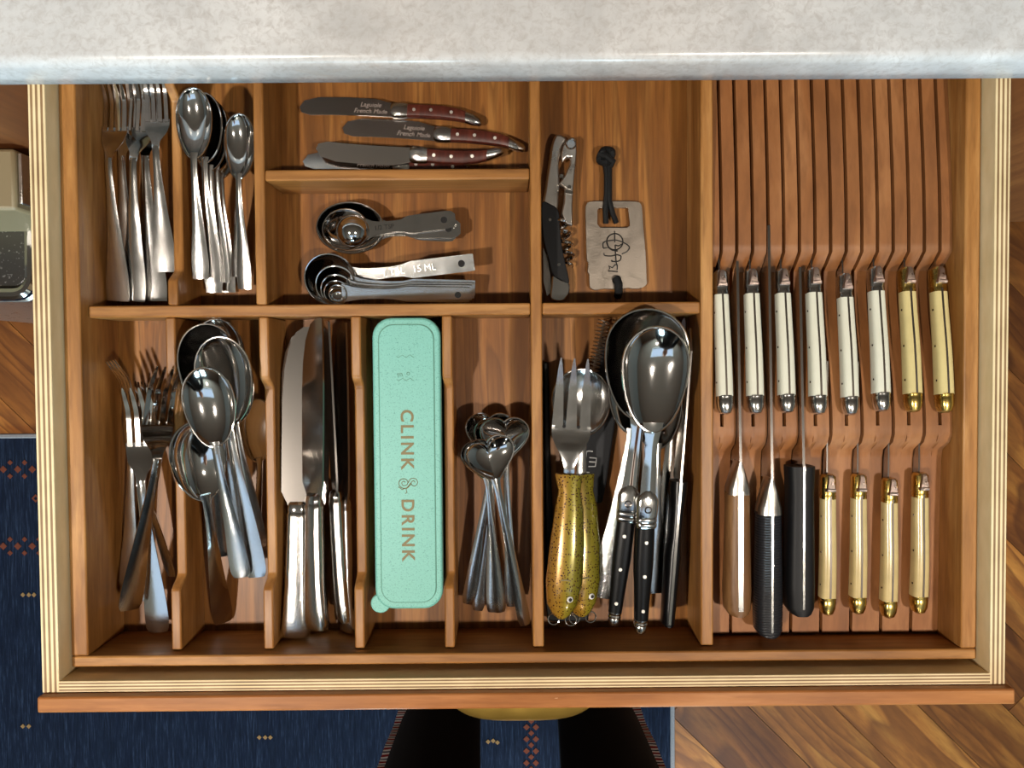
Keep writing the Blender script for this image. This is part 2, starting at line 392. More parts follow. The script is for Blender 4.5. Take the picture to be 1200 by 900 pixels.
for k, (x, y, w_) in enumerate(DOWN):
    t = thing('ceiling_light', ('round ceiling downlight above the left side of the drawer', 'round ceiling downlight above the knife rack side', 'added ceiling downlight behind the person, on the bin side', 'added ceiling downlight behind the person, on the knife rack side')[k], 'ceiling light', (x, y, CEIL), 'downlights in the ceiling')
    ring = [(x+.065*math.cos(a), y+.065*math.sin(a), CEIL-.004) for a in [i*math.pi/12 for i in range(24)]]
    part('trim_ring', MB().tube(ring, .009, 6, True), M['frame_paint'], t)
    part('lamp_disc', MB().disc((x, y, CEIL-.006), .058, .005, 24), M['lamp'], t, 0, 0)
# ------------------------------------------------------------------ rug
t = thing('rug', 'navy blue wool rug with small rust motifs on the wooden floor', 'rug')
ra, rb = P(-160, 514, .009), P(787, 900, .009)
rx0, rx1, ry1, ry0 = ra.x, rb.x, ra.y, -1.25
part('pile', MB().box(rx0, rx1, ry0, ry1, 0.0005, .009), M['rug'], t, .003)
sv = MB().tube([(rx1+.002, ry0+(ry1-ry0)*i/30, .006) for i in range(31)], .0055, 6); sv.tube([(rx0+(rx1-rx0)*i/30, ry1+.002, .006) for i in range(31)], .005, 6)
part('selvedge', sv, M['pale_wool'], t)
def dia(nm, u, v, r=6, z=.0092, hollow=False):
    if r <= 0: return
    mb = MB()
    p = P(u, v, z); q = r*.00148
    pts = [(p.x, p.y-q), (p.x+q, p.y), (p.x, p.y+q), (p.x-q, p.y)]
    if hollow:
        for k in range(4):
            a, b = pts[k], pts[(k+1) % 4]; i = lambda w: (p.x+(w[0]-p.x)*.5, p.y+(w[1]-p.y)*.5)
            mb.prism([a, b, i(b), i(a)], z-.003, z+.001)
    else: mb.prism(pts, z-.003, z+.001)
    part(nm, mb, M['rust_wool' if nm[0] == 'r' else 'tan_wool'], t, 0, 0)
for v0 in (550, 640):
    for k in range(6):
        u0 = -30+k*17
        dia('rust_motif', u0, v0, 5); dia('rust_motif', u0+8, v0-8, 3.6); dia('rust_motif', u0+8, v0+8, 3.6)
for u0, v0 in ((42, 584), (20, 598), (23, 600), (-10, 584)): dia('rust_motif', u0, v0, 5.5 if u0 == 42 or u0 < 0 else 0, hollow=True)
for k in range(26): dia('rust_motif', 55+k*15.5, 904, 5)
for k in range(7):
    dia('rust_motif', 617, 838+k*14, 4.4); dia('rust_motif', 628, 838+k*14, 4.4); dia('rust_motif', 622.5, 845+k*14, 4)
for u0, v0 in ((572, 869), (578, 868), (583, 870), (304, 864), (311, 864), (317, 864), (27, 697), (34, 697), (40, 697), (27, 851), (34, 851)): dia('tan_motif', u0, v0, 3.2)
# ------------------------------------------------------------------ counter
ZC0, ZC1 = .918, .960
ye = P(600, 97, ZC0).y
pr = [(ye+.003, ZC0), (ye, ZC0+.003), (ye-.0006, ZC0+.018), (ye, ZC0+.035), (ye+.0012, ZC0+.0385), (ye+.0038, ZC0+.0410), (ye+.008, ZC1), (1.0, ZC1), (1.0, ZC0)]
ct = tag(part('countertop', MB().prism(pr, -1.3, 1.4, 'x'), M['quartz'], None, 0, 50), 'pale quartzite worktop with a rounded front edge above the open drawer', 'countertop')
# ------------------------------------------------------------------ cabinet
yf = ye+.030
cb = thing('base_cabinet', 'dark reddish wooden base cabinet under the pale worktop', 'cabinet', (0, yf, 0))
part('toe_kick', MB().box(-1.3, 1.4, yf+.07, yf+.09, 0, .10), M['toe'], cb)
part('bottom_board', MB().box(-1.3, 1.4, yf+.02, .9, .10, .118), M['cabinet'], cb)
part('back_board', MB().box(-1.3, 1.4, .88, .9, .12, ZC0-.001), M['cabinet'], cb)
dxl, dxr = -.384, .410
for x in (-1.3, dxl-.022, dxr+.004, 1.382): part('side_board', MB().box(x, x+.018, yf+.022, .878, .12, ZC0-.001), M['cabinet'], cb)
for (x0, x1, z0, z1) in ((dxl-.002, dxr+.002, .46, .772), (dxl-.002, dxr+.002, .12, .455), (dxr+.010, 1.38, .12, ZC0-.006), (-1.28, dxl-.008, .12, ZC0-.006)):
    part('front_panel', MB().box(x0, x1, yf, yf+.02, z0, z1), M['cabinet'], cb, .002)
# ------------------------------------------------------------------ drawer
ZP = .900                                            # plywood rim
XL, XR = (P(57, 440, ZP).x+P(72, 780, ZP).x)/2, (P(1165, 440, ZP).x+P(1159, 780, ZP).x)/2
XLo, XRo = XL-.0140, XR+.0125
YI = P(600, 794, ZP).y; YO = P(600, 807, ZP).y
YB = .300
dw = thing('drawer', 'open kitchen drawer of pale layered plywood with reddish wooden front', 'drawer', (0, YO, .76))
px_l = ply('plywood_left', 0, 7, XL-XLo, XLo); px_r = ply('plywood_right', 0, 7, XRo-XR, XR); py_f = ply('plywood_front', 1, 7, YI-YO, 0.0)
part('side_panel', MB().box(XLo, XL, YO, YB, .775, ZP), px_l, dw, .0006)
part('side_panel', MB().box(XR, XRo, YO, YB, .775, ZP), px_r, dw, .0006)
part('front_board', MB().box(XL-.008, XR+.008, YO, YI, .7751, ZP-.0002), py_f, dw, .0006)
part('back_board', MB().box(XL, XR, YB-.012, YB, .775, ZP-.01), py_f, dw)
part('bottom_board', MB().box(XL-.004, XR+.004, YI-.004, YB-.012, .803, .812), px_l, dw)
ZF = .908
fx0, fx1 = P(43, 822, ZF).x, P(1190, 818, ZF).x
yfr = P(600, 831, ZF).y
part('drawer_front', MB().box(fx0, fx1, yfr, YO-.0004, .765, ZF), M['front'], dw, .0016)
zh = .872
ha, hb = P(524, 832, zh), P(702, 831, zh); hm = P(613, 847.5, zh).y
hd = MB(); rows = []
for i in range(29):
    q = i/28; x = ha.x+(hb.x-ha.x)*q; e = abs(2*q-1); yo_ = yfr-.0008+(hm-yfr+.0008)*max(0, 1-e**3.4)**.5
    rows.append([(x, yfr+.0002, zh-.014), (x, yfr+.0002, zh+.006)]+[(x, yfr+(yo_-yfr)*math.sin(a*math.pi/16), zh-.006+.012*math.cos(a*math.pi/16)) for a in range(1, 8)]+[(x, yo_, zh-.008), (x, yo_+min(.003, (yfr-yo_)*.5), zh-.014)])
hd.skin(rows)
part('handle', hd, M['pull'], dw)
for (u, v) in ((95, 786), (1135, 777)):
    p = P(u, v, .829); part('screw', MB().disc((p.x, p.y, .8119), .007, .018, 14), M['screw'], dw)
# ------------------------------------------------------------------ cutlery insert
ZW, ZD, ZB = .883, .872, .820
IXL, IXR = XL+.0008, XR-.0008
xl1 = P(103, 757, ZW).x; xr0 = (P(1126, 755, ZW).x+P(1130, 400, ZW).x)/2
yw1 = P(600, 765, ZW).y; yw0 = P(600, 777.5, ZW).y; yw0 = max(yw0, YI+.002)
YIB = .285
ins = thing('drawer_insert', 'cherry wood cutlery insert of many compartments fitted into the plywood drawer', 'drawer insert', ((IXL+IXR)/2, yw0, ZB-.007))
B = .0014
part('floor_board', MB().box(IXL+.001, IXR-.001, yw0+.001, YIB, ZB-.007, ZB), M['wood_panel'], ins)
part('side_wall', MB().box(IXL, xl1, yw1+.0003, YIB, ZB+.0002, ZW), M['wood_y'], ins, B)
part('side_wall', MB().box(xr0, IXR, yw1+.0003, YIB, ZB+.0002, ZW), M['wood_y'], ins, B)
part('front_wall', MB().box(IXL, IXR, yw0, yw1, ZB+.0002, ZW), M['wood_x'], ins, B)
part('back_wall', MB().box(xl1+.0002, xr0-.0002, YIB-.01, YIB, ZB+.0002, ZW), M['wood_x'], ins, B)
def divider(xc, w, y0, y1, notch=None, name='divider'):
    if notch:
        n0, n1, dz = notch; r = .0065; top = []
        for (yy, s) in ((n0, 1), (n1, -1)):
            seg = []
            for i in range(9):
                q = i/8; seg.append((yy+s*r*(q-.5)*2, ZD-dz*(3*q*q-2*q**3)))
            top += seg if s == 1 else seg[::-1]
        pts = [(y0, ZB+.0003), (y1, ZB+.0003), (y1, ZD), ] + top[::-1] + [(y0, ZD)]
        pts = [(y0, ZB+.0003), (y0, ZD)] + top + [(y1, ZD), (y1, ZB+.0003)]
    else: pts = [(y0, ZB+.0003), (y0, ZD), (y1, ZD), (y1, ZB+.0003)]
    return part(name, MB().prism(pts, xc-w/2, xc+w/2, 'x'), M['wood_y'], ins, B)
ym1, ym0 = P(460, 356, ZD).y, P(460, 370, ZD).y
X1 = P(205.5, 600, ZD).x; X1 = (P(198, 390, ZD).x+P(208.5, 755, ZD).x)/2
X2 = (P(308, 400, ZD).x+P(316, 755, ZD).x)/2; X3 = (P(416, 400, ZD).x+P(422.5, 755, ZD).x)/2
X4 = (P(524, 400, ZD).x+P(527, 755, ZD).x)/2; X5 = (P(626, 200, ZD).x+P(632.5, 755, ZD).x)/2; X6 = (P(829, 200, ZD).x+P(828, 755, ZD).x)/2
yD = yw1+.0006
nn = (P(0+300, 684, ZD).y, P(300, 449, ZD).y, .013)
for xc in (X1, X2, X3, X4): divider(xc, .0085, yD, ym0-.0002, nn)
divider(X5, .0095, yD, YIB-.0105); divider(X6, .0108, yD, YIB-.0105)
XU1 = (P(203.5, 150, ZD).x+P(200, 350, ZD).x)/2-.001; XU2 = (P(302, 100, ZD).x+P(306, 350, ZD).x)/2
divider(XU1, .0085, ym1+.0002, YIB-.0105, (P(200, 322, ZD).y, P(200, 105, ZD).y, .013)); divider(XU2, .0090, ym1+.0002, YIB-.0105)
xs5, xs6 = X5-.0048, X6-.0055
part('cross_divider', MB().box(xl1+.0003, xs5-.0003, ym0, ym1, ZB+.0003, ZD), M['wood_x'], ins, B)
part('cross_divider', MB().box(X5+.0051, xs6-.0003, ym0, ym1, ZB+.0003, ZD), M['wood_x'], ins, B)
ys1, ys0 = P(460, 198, ZD).y, P(460, 211, ZD).y
part('cross_divider', MB().box(XU2+.0048, xs5-.0003, ys0, ys1, ZB+.0003, ZD), M['wood_x'], ins, B)
# ------------------------------------------------------------------ knife block
SL = [P(841.7+18.16*k, 97, .856).x for k in range(15)]
pitch = (SL[14]-SL[0])/14
SL = [SL[0]+pitch*k for k in range(15)]
SW = .0030
kb = thing('knife_block', 'slotted cherry wood knife rack with two stepped ramps along the right of the drawer', 'knife rack', ((SL[7]), yD, ZB))
ya, yb, yc, yd_ = P(980, 292, .866).y, P(980, 322, .848).y, P(980, 512, .868).y, P(980, 535, .852).y
def block_top(y):
    return cr([(yD+.001, .847), (yd_, .8515), (yd_+.006, .8530), (yc-.002, .8675), (yc+.006, .8678), (yb-.002, .8475), (yb+.004, .8480), (ya-.004, .8655), (ya+.004, .8655), (YIB-.011, .8535)], y)
def slat(x0, x1, y0, y1, name='slat'):
    ys = np.linspace(y0, y1, 70); pts = [(y0, ZB+.0004)]+[(y, block_top(y)) for y in ys]+[(y1, ZB+.0004)]
    return part(name, MB().prism(pts, x0, x1, 'x'), M['slat'], kb, 0, 50)
y0b, y1b = yD+.0015, YIB-.011
xk0, xk1 = X6+.0058, xr0-.0004
edges = [xk0-SW/2+.0003]+SL+[xk1+SW/2]
for k in range(16):
    a, b = edges[k]+SW/2, edges[k+1]-SW/2
    if b-a > .001: slat(a, b, y0b, y1b)
yo = P(980, 499, .866).y
for k in range(0, 15, 2): slat(SL[k]-SW/2, SL[k]+SW/2, y0b, yo, 'slot_filler')
# ================================================================== CUTLERY KITS (local: butt at y=0, tip towards +y, z up)
KIT = {}
INSTS = []
ADJ = {   # how far each piece is lifted (butt, tip) so that it lies on its neighbours
    'steel serving fork behind the large spoons, tines pointing at the cross divider': (0.000, 0.001),
    'steel serving spoon hidden beneath the black handled pair near the bread knife': (0.014, 0.015),
    'round-handled measuring spoon of middle size nested in the large oval bowl': (0.000, 0.001),
    'table knife underneath the broad grey one, only its tip showing': (0.010, 0.003),
    'rosewood-handled butter knife with broad pale blade and upturned handle end': (0.003, 0.004),
    'small teaspoon lying beneath the one half hidden by the divider': (0.002, 0.004),
    'square-ended measuring spoon second in the stack, inside the tablespoon': (0.003, 0.008),
    'teaspoon fourth in the nested row of the upper heap': (0.001, 0.009),
    'tablespoon farthest back, only its rim seen under the cross divider': (-0.001, 0.004),
    'serving spoon with broad hammered steel handle under the black handled pair': (0.014, 0.023),
    'square-ended measuring spoon third in the stack from the outside': (0.004, 0.009),
    'serving spoon with spotted trout handle lying under the trout fork': (0.016, 0.005),
    'tablespoon nested dark inside the one behind the middle tablespoon': (0.001, 0.013),
    'square-ended measuring spoon fourth in the stack from the outside': (0.005, 0.011),
    'teaspoon third in the nested row of the upper heap, its handle end low': (0.000, 0.009),
    'heart-bowled spoon with the leftmost handle of the fan': (0.000, 0.008),
    'tablespoon farthest left under the cross divider, broad dark bowl': (0.011, 0.023),
    'square-ended measuring spoon with the smallest bowl, innermost in the stack': (0.005, 0.013),
    'small teaspoon with bright bowl half hidden by the upper divider': (0.000, 0.007),
    'table knife with narrow black blade standing on edge beside the amber one': (0.012, 0.000),
    'tablespoon with pale blue rim behind the middle tablespoon': (0.015, 0.024),
    'table knife with broad grey blade lying flat at the left of its compartment': (0.005, 0.000),
    'heart-bowled spoon with bright bowl nearest the tall divider': (0.000, 0.009),
    'teaspoon nested directly behind the topmost teaspoon of the upper heap': (0.001, 0.009),
    'steel fork with short visible handle resting against the notched upper divider': (0.000, 0.003),
    'tablespoon nearest the front of its heap, thin handle dropping to the drawer floor': (0.001, 0.006),
    'table knife with amber tinted blade, second from the left in its compartment': (0.014, 0.002),
    'heart-bowled spoon right under the topmost, its rim peeping out at the left': (0.000, 0.010),
    'black-handled serving spoon lying under, its larger bowl touching the cross divider': (0.012, 0.012),
    'teaspoon lying highest in its heap with the widest bowl towards the worktop': (0.002, 0.010),
    'three-tined serving fork with spotted trout handle': (0.018, 0.008),
    'heart-bowled spoon on top, its handle crossing the others towards the tall divider': (0.000, 0.008),
    'tablespoon in the middle of the heap, amber reflection at the base of its bowl': (0.010, 0.018),
    'black-handled serving spoon lying on top, its bowl inside the larger one': (0.011, 0.014),
}
def kit(name, L, parts): KIT[name] = (L, parts)
def inst(kname, name, label, cat, p1, p2, roll=0, group=None):
    L, parts = KIT[kname]
    e1, e2 = ADJ.get(label, (0, 0)); p1 = (p1[0], p1[1], p1[2]+e1); p2 = (p2[0], p2[1], p2[2]+e2)
    a, b = P(*p1), P(*p2); INSTS.append((label, kname, p1, p2, roll))
    return inst_w(kname, name, label, cat, a, b, roll, group)
def inst_w(kname, name, label, cat, a, b, roll=0, group=None):
    L, parts = KIT[kname]; d = (b-a); s = d.length/L; d.normalize()
    x = d.cross(Vector((0, 0, 1))).normalized(); z = x.cross(d)
    rot = Matrix((x, d, z)).transposed() @ Matrix.Rotation(R(roll), 3, 'Y')
    t = thing(name, label, cat, a, group)
    t.matrix_world = Matrix.Translation(a) @ rot.to_4x4() @ Matrix.Scale(s, 4)
    for (pn, me, subs) in parts:
        o = link(pn, me, t)
        for (sn, sme) in subs: link(sn, sme, o)
    return t
def pt(name, mb, mat, subs=(), smooth=35): return (name, mb.mesh(name, mat, smooth), list(subs))
def sub(name, mb, mat, smooth=35): return (name, mb.mesh(name, mat, smooth))
def egg(y0, L, hw, tipf=.56, n=44):
    pts = []
    for i in range(n):
        a = 2*math.pi*i/n; cy, sx = math.cos(a), math.sin(a)
        yy = y0+L*tipf-cy*(L*tipf if cy > 0 else L*(1-tipf))
        pts.append((hw*sx*(1-.06*cy), yy))
    return pts
def spoon(name, L, BL, hw, butt, mid, neck, depth, mat, t=.0017, zn=.016, hmat=None, outline=None, crown=.0008, zt=.013, square=0):
    hl = L-BL
    hk = [(0, butt*(.72 if not square else .93)), (.004, butt*.93), (.010, butt), (hl*.45, mid*1.05), (hl*.85, neck*1.05), (hl, neck), (hl+.006, neck*1.5)]
    zk = [(0, .0028), (hl*.35, .0062), (hl*.8, zn*.9), (hl, zn), (hl+.01, zn-.001)]
    h = MB().sheet([(y, cr(hk, y), cr(zk, y), -crown, cr([(0, .0022), (hl*.6, .0028), (hl, .0032)], y), 0) for y in np.concatenate([[0, .0015, .004, .008], np.linspace(.014, hl+.005, 16)])], 6)
    zr = lambda y: cr([(hl, zn), (hl+BL*.3, zt), (L, zt)], y)
    ol = outline or egg(hl, BL, hw)
    cx = sum(p[0] for p in ol)/len(ol); cy = sum(p[1] for p in ol)/len(ol)
    b = MB().bowl(ol, (cx, cy), depth, zr, t, 10, .82); b.tube([(x, y, zr(y)-.0004) for x, y in ol], .00085, 6, True)
    kit(name, L, [pt('bowl', b, mat), pt('handle', h, hmat or mat)])
spoon('teaspoon', .165, .060, .0148, .0075, .0048, .0026, .0085, M['steel'], hmat=M['steel_worn'], square=1)
spoon('tablespoon', .205, .072, .0225, .0092, .0060, .0033, .0105, M['steel'], hmat=M['steel_worn'])
def heart(y0, L, hw, n=48):
    pts = []
    for i in range(n):
        a = 2*math.pi*i/n
        x = math.sin(a)**3; y = (13*math.cos(a)-3.2*math.cos(2*a)-1.2*math.cos(3*a)-.4*math.cos(4*a)+15.4)/25.5
        pts.append((hw*(.86*x+.14*math.sin(a)), y0+L*y))
    return pts
spoon('heart_spoon', .165, .038, .0200, .0054, .0038, .0026, .007, M['steel'], hmat=M['steel_worn'], outline=heart(.127, .038, .0200), zn=.013, zt=.011)
spoon('wide_handle_spoon', .25, .090, .031, .0115, .0065, .0045, .013, M['steel'], hmat=M['pewter'], t=.002)
def fork(name, L, mat, hmat, hw=.0128, nt=4, butt=.0105, mid=.0072, neck=.0034, tl=.048, hl2=.030, square=0):
    hl = L-tl-hl2
    hk = [(0, butt*(.75 if not square else .96)), (.004, butt*.95), (.010, butt), (hl*.5, mid), (hl*.9, neck*1.05), (hl+.004, neck)]
    zk = [(0, .003), (hl*.35, .0062), (hl*.8, .013), (hl, .0155), (hl+hl2*.5, .012), (hl+hl2, .007), (hl+hl2+tl*.5, .006), (L, .014)]
    ys = np.concatenate([[0, .0015, .004, .008], np.linspace(.014, hl+.004, 16)])
    h = MB().sheet([(y, cr(hk, y), cr(zk, y), -.0008, cr([(0, .0024), (hl, .0034)], y), 0) for y in ys], 6)
    wk = [(hl, neck), (hl+hl2*.25, neck*1.25), (hl+hl2*.65, hw*.86), (hl+hl2, hw), (hl+hl2+.003, hw)]
    hd = MB().sheet([(y, cr(wk, y), cr(zk, y), .0012*min(1, (y-hl)/hl2), .0022, 0) for y in np.linspace(hl, hl+hl2+.003, 12)], 10)
    for k in range(nt):
        xc = hw*(-1+(2*k+1)/nt)*1.0; tw = hw/nt*.66
        ti = MB()
        hd.sheet([(y, tw*cr([(hl+hl2, 1), (L-.012, .78), (L-.002, .5), (L, .25)], y), cr(zk, y)+.0002, 0, .002, xc*cr([(hl+hl2, 1), (L, .97)], y)) for y in np.linspace(hl+hl2, L, 12)], 2)
    kit(name, L, [pt('head', hd, mat), pt('handle', h, hmat)])
fork('table_fork', .205, M['steel'], M['steel_worn'], butt=.0094, mid=.0060)
fork('square_fork', .205, M['steel'], M['steel_worn'], square=1, butt=.0120, mid=.0070)
def table_knife():
    L = .25
    ol = [(-.006, .104), (-.0085, .110), (-.0125, .118), (-.0128, .15), (-.0128, .19), (-.0115, .215), (-.0085, .232), (-.003, .245), (.003, .2495), (.008, .25), (.0105, .249), (.0115, .20), (.0112, .15), (.0105, .118), (.0085, .108), (.007, .104)]
    b = MB().prism(ol, .0052, .0068)
    c = MB().loft([(.100, .0065, .004, .006, 0), (.104, .0075, .0048, .006, 0), (.108, .0070, .0040, .006, 0), (.110, .0060, .0015, .006, 0)], 14, 3)
    h = MB().loft([(y, w, hh, z, 0) for y, w, hh, z in ((0, .006, .002, .0035), (.0012, .0102, .0040, .0045), (.006, .0118, .0048, .005), (.018, .0104, .005, .0055), (.04, .0090, .0052, .006), (.075, .0082, .0052, .006), (.096, .0078, .005, .006), (.100, .0082, .0052, .006), (.102, .0070, .0042, .006))], 18, 2.8)
    kit('table_knife', L, [pt('blade', b, M['blade']), pt('collar', c, M['steel']), pt('handle', h, M['pewter'])])
table_knife()
def butter_knife():
    L = .162
    ol = [(.003, .078), (-.006, .079), (-.0095, .095), (-.0098, .12), (-.0088, .145), (-.005, .158), (.001, .162), (.0055, .160), (.0075, .152), (.0066, .135), (.0060, .110), (.0060, .079)]
    b = MB().prism(ol, .0042, .0055)
    bo = MB().loft([(.066, .0064, .0046, .005, 0), (.070, .0072, .0052, .005, 0), (.078, .0072, .0052, .005, 0), (.081, .0055, .0035, .005, 0)], 12, 3)
    h = MB().loft([(y, w, .0045, .005, x) for y, w, x in ((.014, .0048, .0030), (.022, .0055, .0012), (.036, .0062, -.0002), (.052, .0062, -.0004), (.067, .0062, 0))], 12, 2.8)
    cp = MB().loft([(0, .002, .002, .005, .0072), (.002, .0036, .0035, .005, .0066), (.008, .0046, .0044, .005, .0050), (.0145, .005, .0048, .005, .0030)], 12, 2.6)
    pins = [pt('pin', MB().disc((x, y, .0088), .0015, .0010, 10), M['pin']) for x, y in ((.0008, .027), (-.0003, .045), (0, .060))]
    kit('butter_knife', L, [pt('blade', b, M['blade']), pt('bolster', bo, M['pewter']), pt('handle', h, M['rosewood']), pt('end_cap', cp, M['steel_worn'])]+pins)
    kk = KIT['butter_knife'][1]
    def mir(me):
        m2 = me.copy(); m2.transform(Matrix.Diagonal((-1, 1, 1, 1))); m2.flip_normals(); return m2
    kit('butter_knife_turned', L, [(n, mir(m_), s_) for n, m_, s_ in kk])
butter_knife()
def steak_knife(name, hm, cm):
    # spine up; origin under the butt, z measured down from the spine at z=0 at the butt
    Hl = .106
    bow = lambda y: cr([(0, -.003), (.02, -.0005), (.05, 0), (.09, -.0018), (.13, -.003)], y)
    st = []
    for y in np.linspace(.016, Hl, 10):
        hh = cr([(.014, .0098), (.05, .0092), (Hl, .0080)], y); w = cr([(.014, .0070), (.05, .0068), (Hl, .0064)], y)
        st.append((y, w, hh, bow(y)-hh, 0))
    h = MB().loft(st, 16, 3.2)
    cap = MB().loft([(0, .0025, .005, -.011, 0), (.0015, .0048, .0082, -.0112, 0), (.006, .0065, .0098, -.0108, 0), (.0125, .0070, .0100, -.0104, 0), (.0135, .0066, .0097, -.0104, 0), (.0148, .0070, .0101, -.0104, 0), (.0165, .0068, .0099, -.0101, 0)], 16, 2.8)
    bol = MB().loft([(Hl-.0005, .0062, .0080, bow(Hl)-.0082, 0), (Hl+.003, .0066, .0086, bow(Hl)-.0084, 0), (Hl+.004, .0061, .0081, bow(Hl)-.0084, 0), (Hl+.006, .0065, .0086, bow(Hl)-.0084, 0), (Hl+.020, .0062, .0086, bow(Hl)-.0088, 0), (Hl+.022, .0040, .0080, bow(Hl)-.009, 0)], 14, 3)
    z0 = bow(Hl)-.001
    bee = MB().skin([[(-w, y, z0), (w, y, z0), (w*.8, y, z0+h_), (-w*.8, y, z0+h_)] for y, w, h_ in ((Hl+.0066, .0040, .0006), (Hl+.0072, .0047, .0036), (Hl+.0092, .0048, .0042), (Hl+.0102, .0041, .0032), (Hl+.0135, .0035, .0038), (Hl+.015, .0031, .0030), (Hl+.019, .0026, .0034), (Hl+.0218, .0019, .0014))])
    spr = MB().skin([[(-.0009, y, bow(y)-.001), (.0009, y, bow(y)-.001), (.0008, y, bow(y)+.00035), (-.0008, y, bow(y)+.00035)] for y in np.linspace(.0165, Hl+.003, 12)])
    bl = MB().prism([(Hl+.018, -.010), (Hl+.018, -.020), (Hl+.06, -.022), (Hl+.10, -.018), (Hl+.122, -.013), (Hl+.124, -.011)], -.0006, .0006, 'x')
    pins = []
    for y in (.028, .058, .090):
        hh = cr([(.014, .0098), (.05, .0092), (Hl, .0080)], y); w = cr([(.014, .0070), (.05, .0068), (Hl, .0064)], y)
        pins.append(pt('pin', MB().prism([(y+.0009*math.cos(a), (bow(y)-hh+.002)*.79+.0009*math.sin(a)) for a in [k*math.pi/5 for k in range(10)]], -w-.0003, -w+.002, 'x'), M['dark_steel']))
    for q_ in [h, cap, bol, bee, spr]: q_.v = [(x, y, z*.79) for x, y, z in q_.v]
    kit(name, Hl+.124, [pt('blade', bl, M['blade'], smooth=0), pt('handle', h, hm, [sub('spring', spr, M['spring'])]), pt('bolster', bol, cm, [sub('bee', bee, M['bee'])]), pt('end_cap', cap, cm)]+pins)
steak_knife('steak_white', M['bone'], M['steel_worn']); steak_knife('steak_ivory', M['ivory'], M['brass']); steak_knife('steak_horn', M['horn'], M['brass'])
# ================================================================== STEAK AND KITCHEN KNIVES IN THE RACK
place_words = ['beside the tall divider', 'between the wooden-handled and grey-gripped kitchen knives', 'between the grey-gripped and smooth black kitchen knives', 'fourth from the tall divider', 'set a little lower than its row', 'next to the pair with brass fittings']
for i in range(8):
    k = 2*i; kind = 'steak_white' if i < 6 else 'steak_ivory'
    vb = (484, 484, 483, 485, 486, 482, 483, 484)[i]; vt = (314, 313, 313, 312, 319, 311, 312, 312)[i]
    pb = P(1000, vb, .884); pf = P(1000, vt, .869)
    a = Vector((SL[k]+(-.0005 if i else .0004), pb.y, .8842)); b0 = Vector((SL[k], pf.y, .8690)); d = (b0-a).normalized()
    lab = ('white handled steak knife with steel bolster, ' + place_words[i]) if i < 6 else ('yellowed steak knife with brass bolster in upper row, ' + ('next to the white ones' if i == 6 else 'nearest the side wall'))
    Lh = KIT[kind][0]; s = (b0-a).length/.128
    t = inst_w(kind, 'steak_knife', lab, 'knife', a, a+d*Lh*s, (0, 1, 1.5, 2, 1, 1.5, 1, 1)[i], 'steak knives in the upper row of the rack')
low = ['next to the black kitchen knife', 'second from the black kitchen knife', 'third from the black kitchen knife', 'nearest the side wall of the insert']
for i in range(4):
    k = 7+2*i
    vb = (723, 722, 727, 722)[i]; vt = (557, 557, 562, 556)[i]
    a = Vector((SL[k], P(1000, vb, .868).y, .8685)); b0 = Vector((SL[k], P(1000, vt, .869).y, .8698)); d = (b0-a).normalized()
    s = (b0-a).length/.128
    inst_w('steak_horn', 'steak_knife', 'cream steak knife with brass fittings in lower row, '+low[i], 'knife', a, a+d*KIT['steak_horn'][0]*s, (.5, 1.5, 1, 2)[i], 'steak knives in the lower row of the rack')
def chef_knife(slot, label, vbutt, vneck, vbol, vtip, hw, hmat, kind):
    x = SL[slot]; zt = .878
    yb_, yn, yl, yt = P(900, vbutt, zt).y, P(900, vneck, zt).y, P(900, vbol, zt).y, P(900, vtip, .874).y
    t = thing('kitchen_knife', label, 'knife', (x, yb_, zt), 'kitchen knives in the rack')
    L = yn-yb_
    st = [(yb_+L*q, hw*w, .0125*h, zt-.0125*h-.0003, x) for q, w, h in ((0, .45, .55), (.012, .72, .8), (.05, .95, .98), (.2, 1.0, 1), (.5, .94, .94), (.8, .88, .9), (1, .86 if kind != 'full' else .98, .9))]
    hd = part('handle', MB().loft(st, 18, 2.6 if kind != 'full' else 3.4), hmat, t)
    tw = .0009 if kind != 'wood' else .0021
    part('tang', MB().box(x-tw, x+tw, yb_+L*.05, yn+.001, zt-.006, zt+.0003), M['steel_worn'], t)
    if kind != 'full':
        part('bolster', MB().loft([(yn-.002, hw*.86, .0115, zt-.0115, x), (yn+.004, hw*.82, .0112, zt-.0112, x), (yn+(yl-yn)*.6, hw*.5, .0105, zt-.0107, x), (yl, .0016, .010, zt-.0103, x)], 14, 3.2), M['steel_brushed'], t)
    y0 = yl-.002; bl = MB().prism([(y0, zt-.0008), (yt, zt-.011), (yt-.01, zt-.018), (yt-.06, zt-.042), (y0+.012, zt-.046), (y0, zt-.03)], x-.0011, x+.0011, 'x')
    part('blade', bl, M['blade'], t, 0, 0)
    return t
chef_knife(1, 'kitchen knife with brown wooden handle and steel bolster', 724, 578, 541, 304, .0118, M['walnut'], 'wood')
chef_knife(3, 'kitchen knife with ribbed dark grey grip, longest handle in the rack', 749, 602, 560, 262, .0122, M['grip'], 'grip')
chef_knife(5, 'kitchen knife with smooth black handle and pale spine strip', 724, 548, 548, 312, .0122, M['black_matte'], 'full')
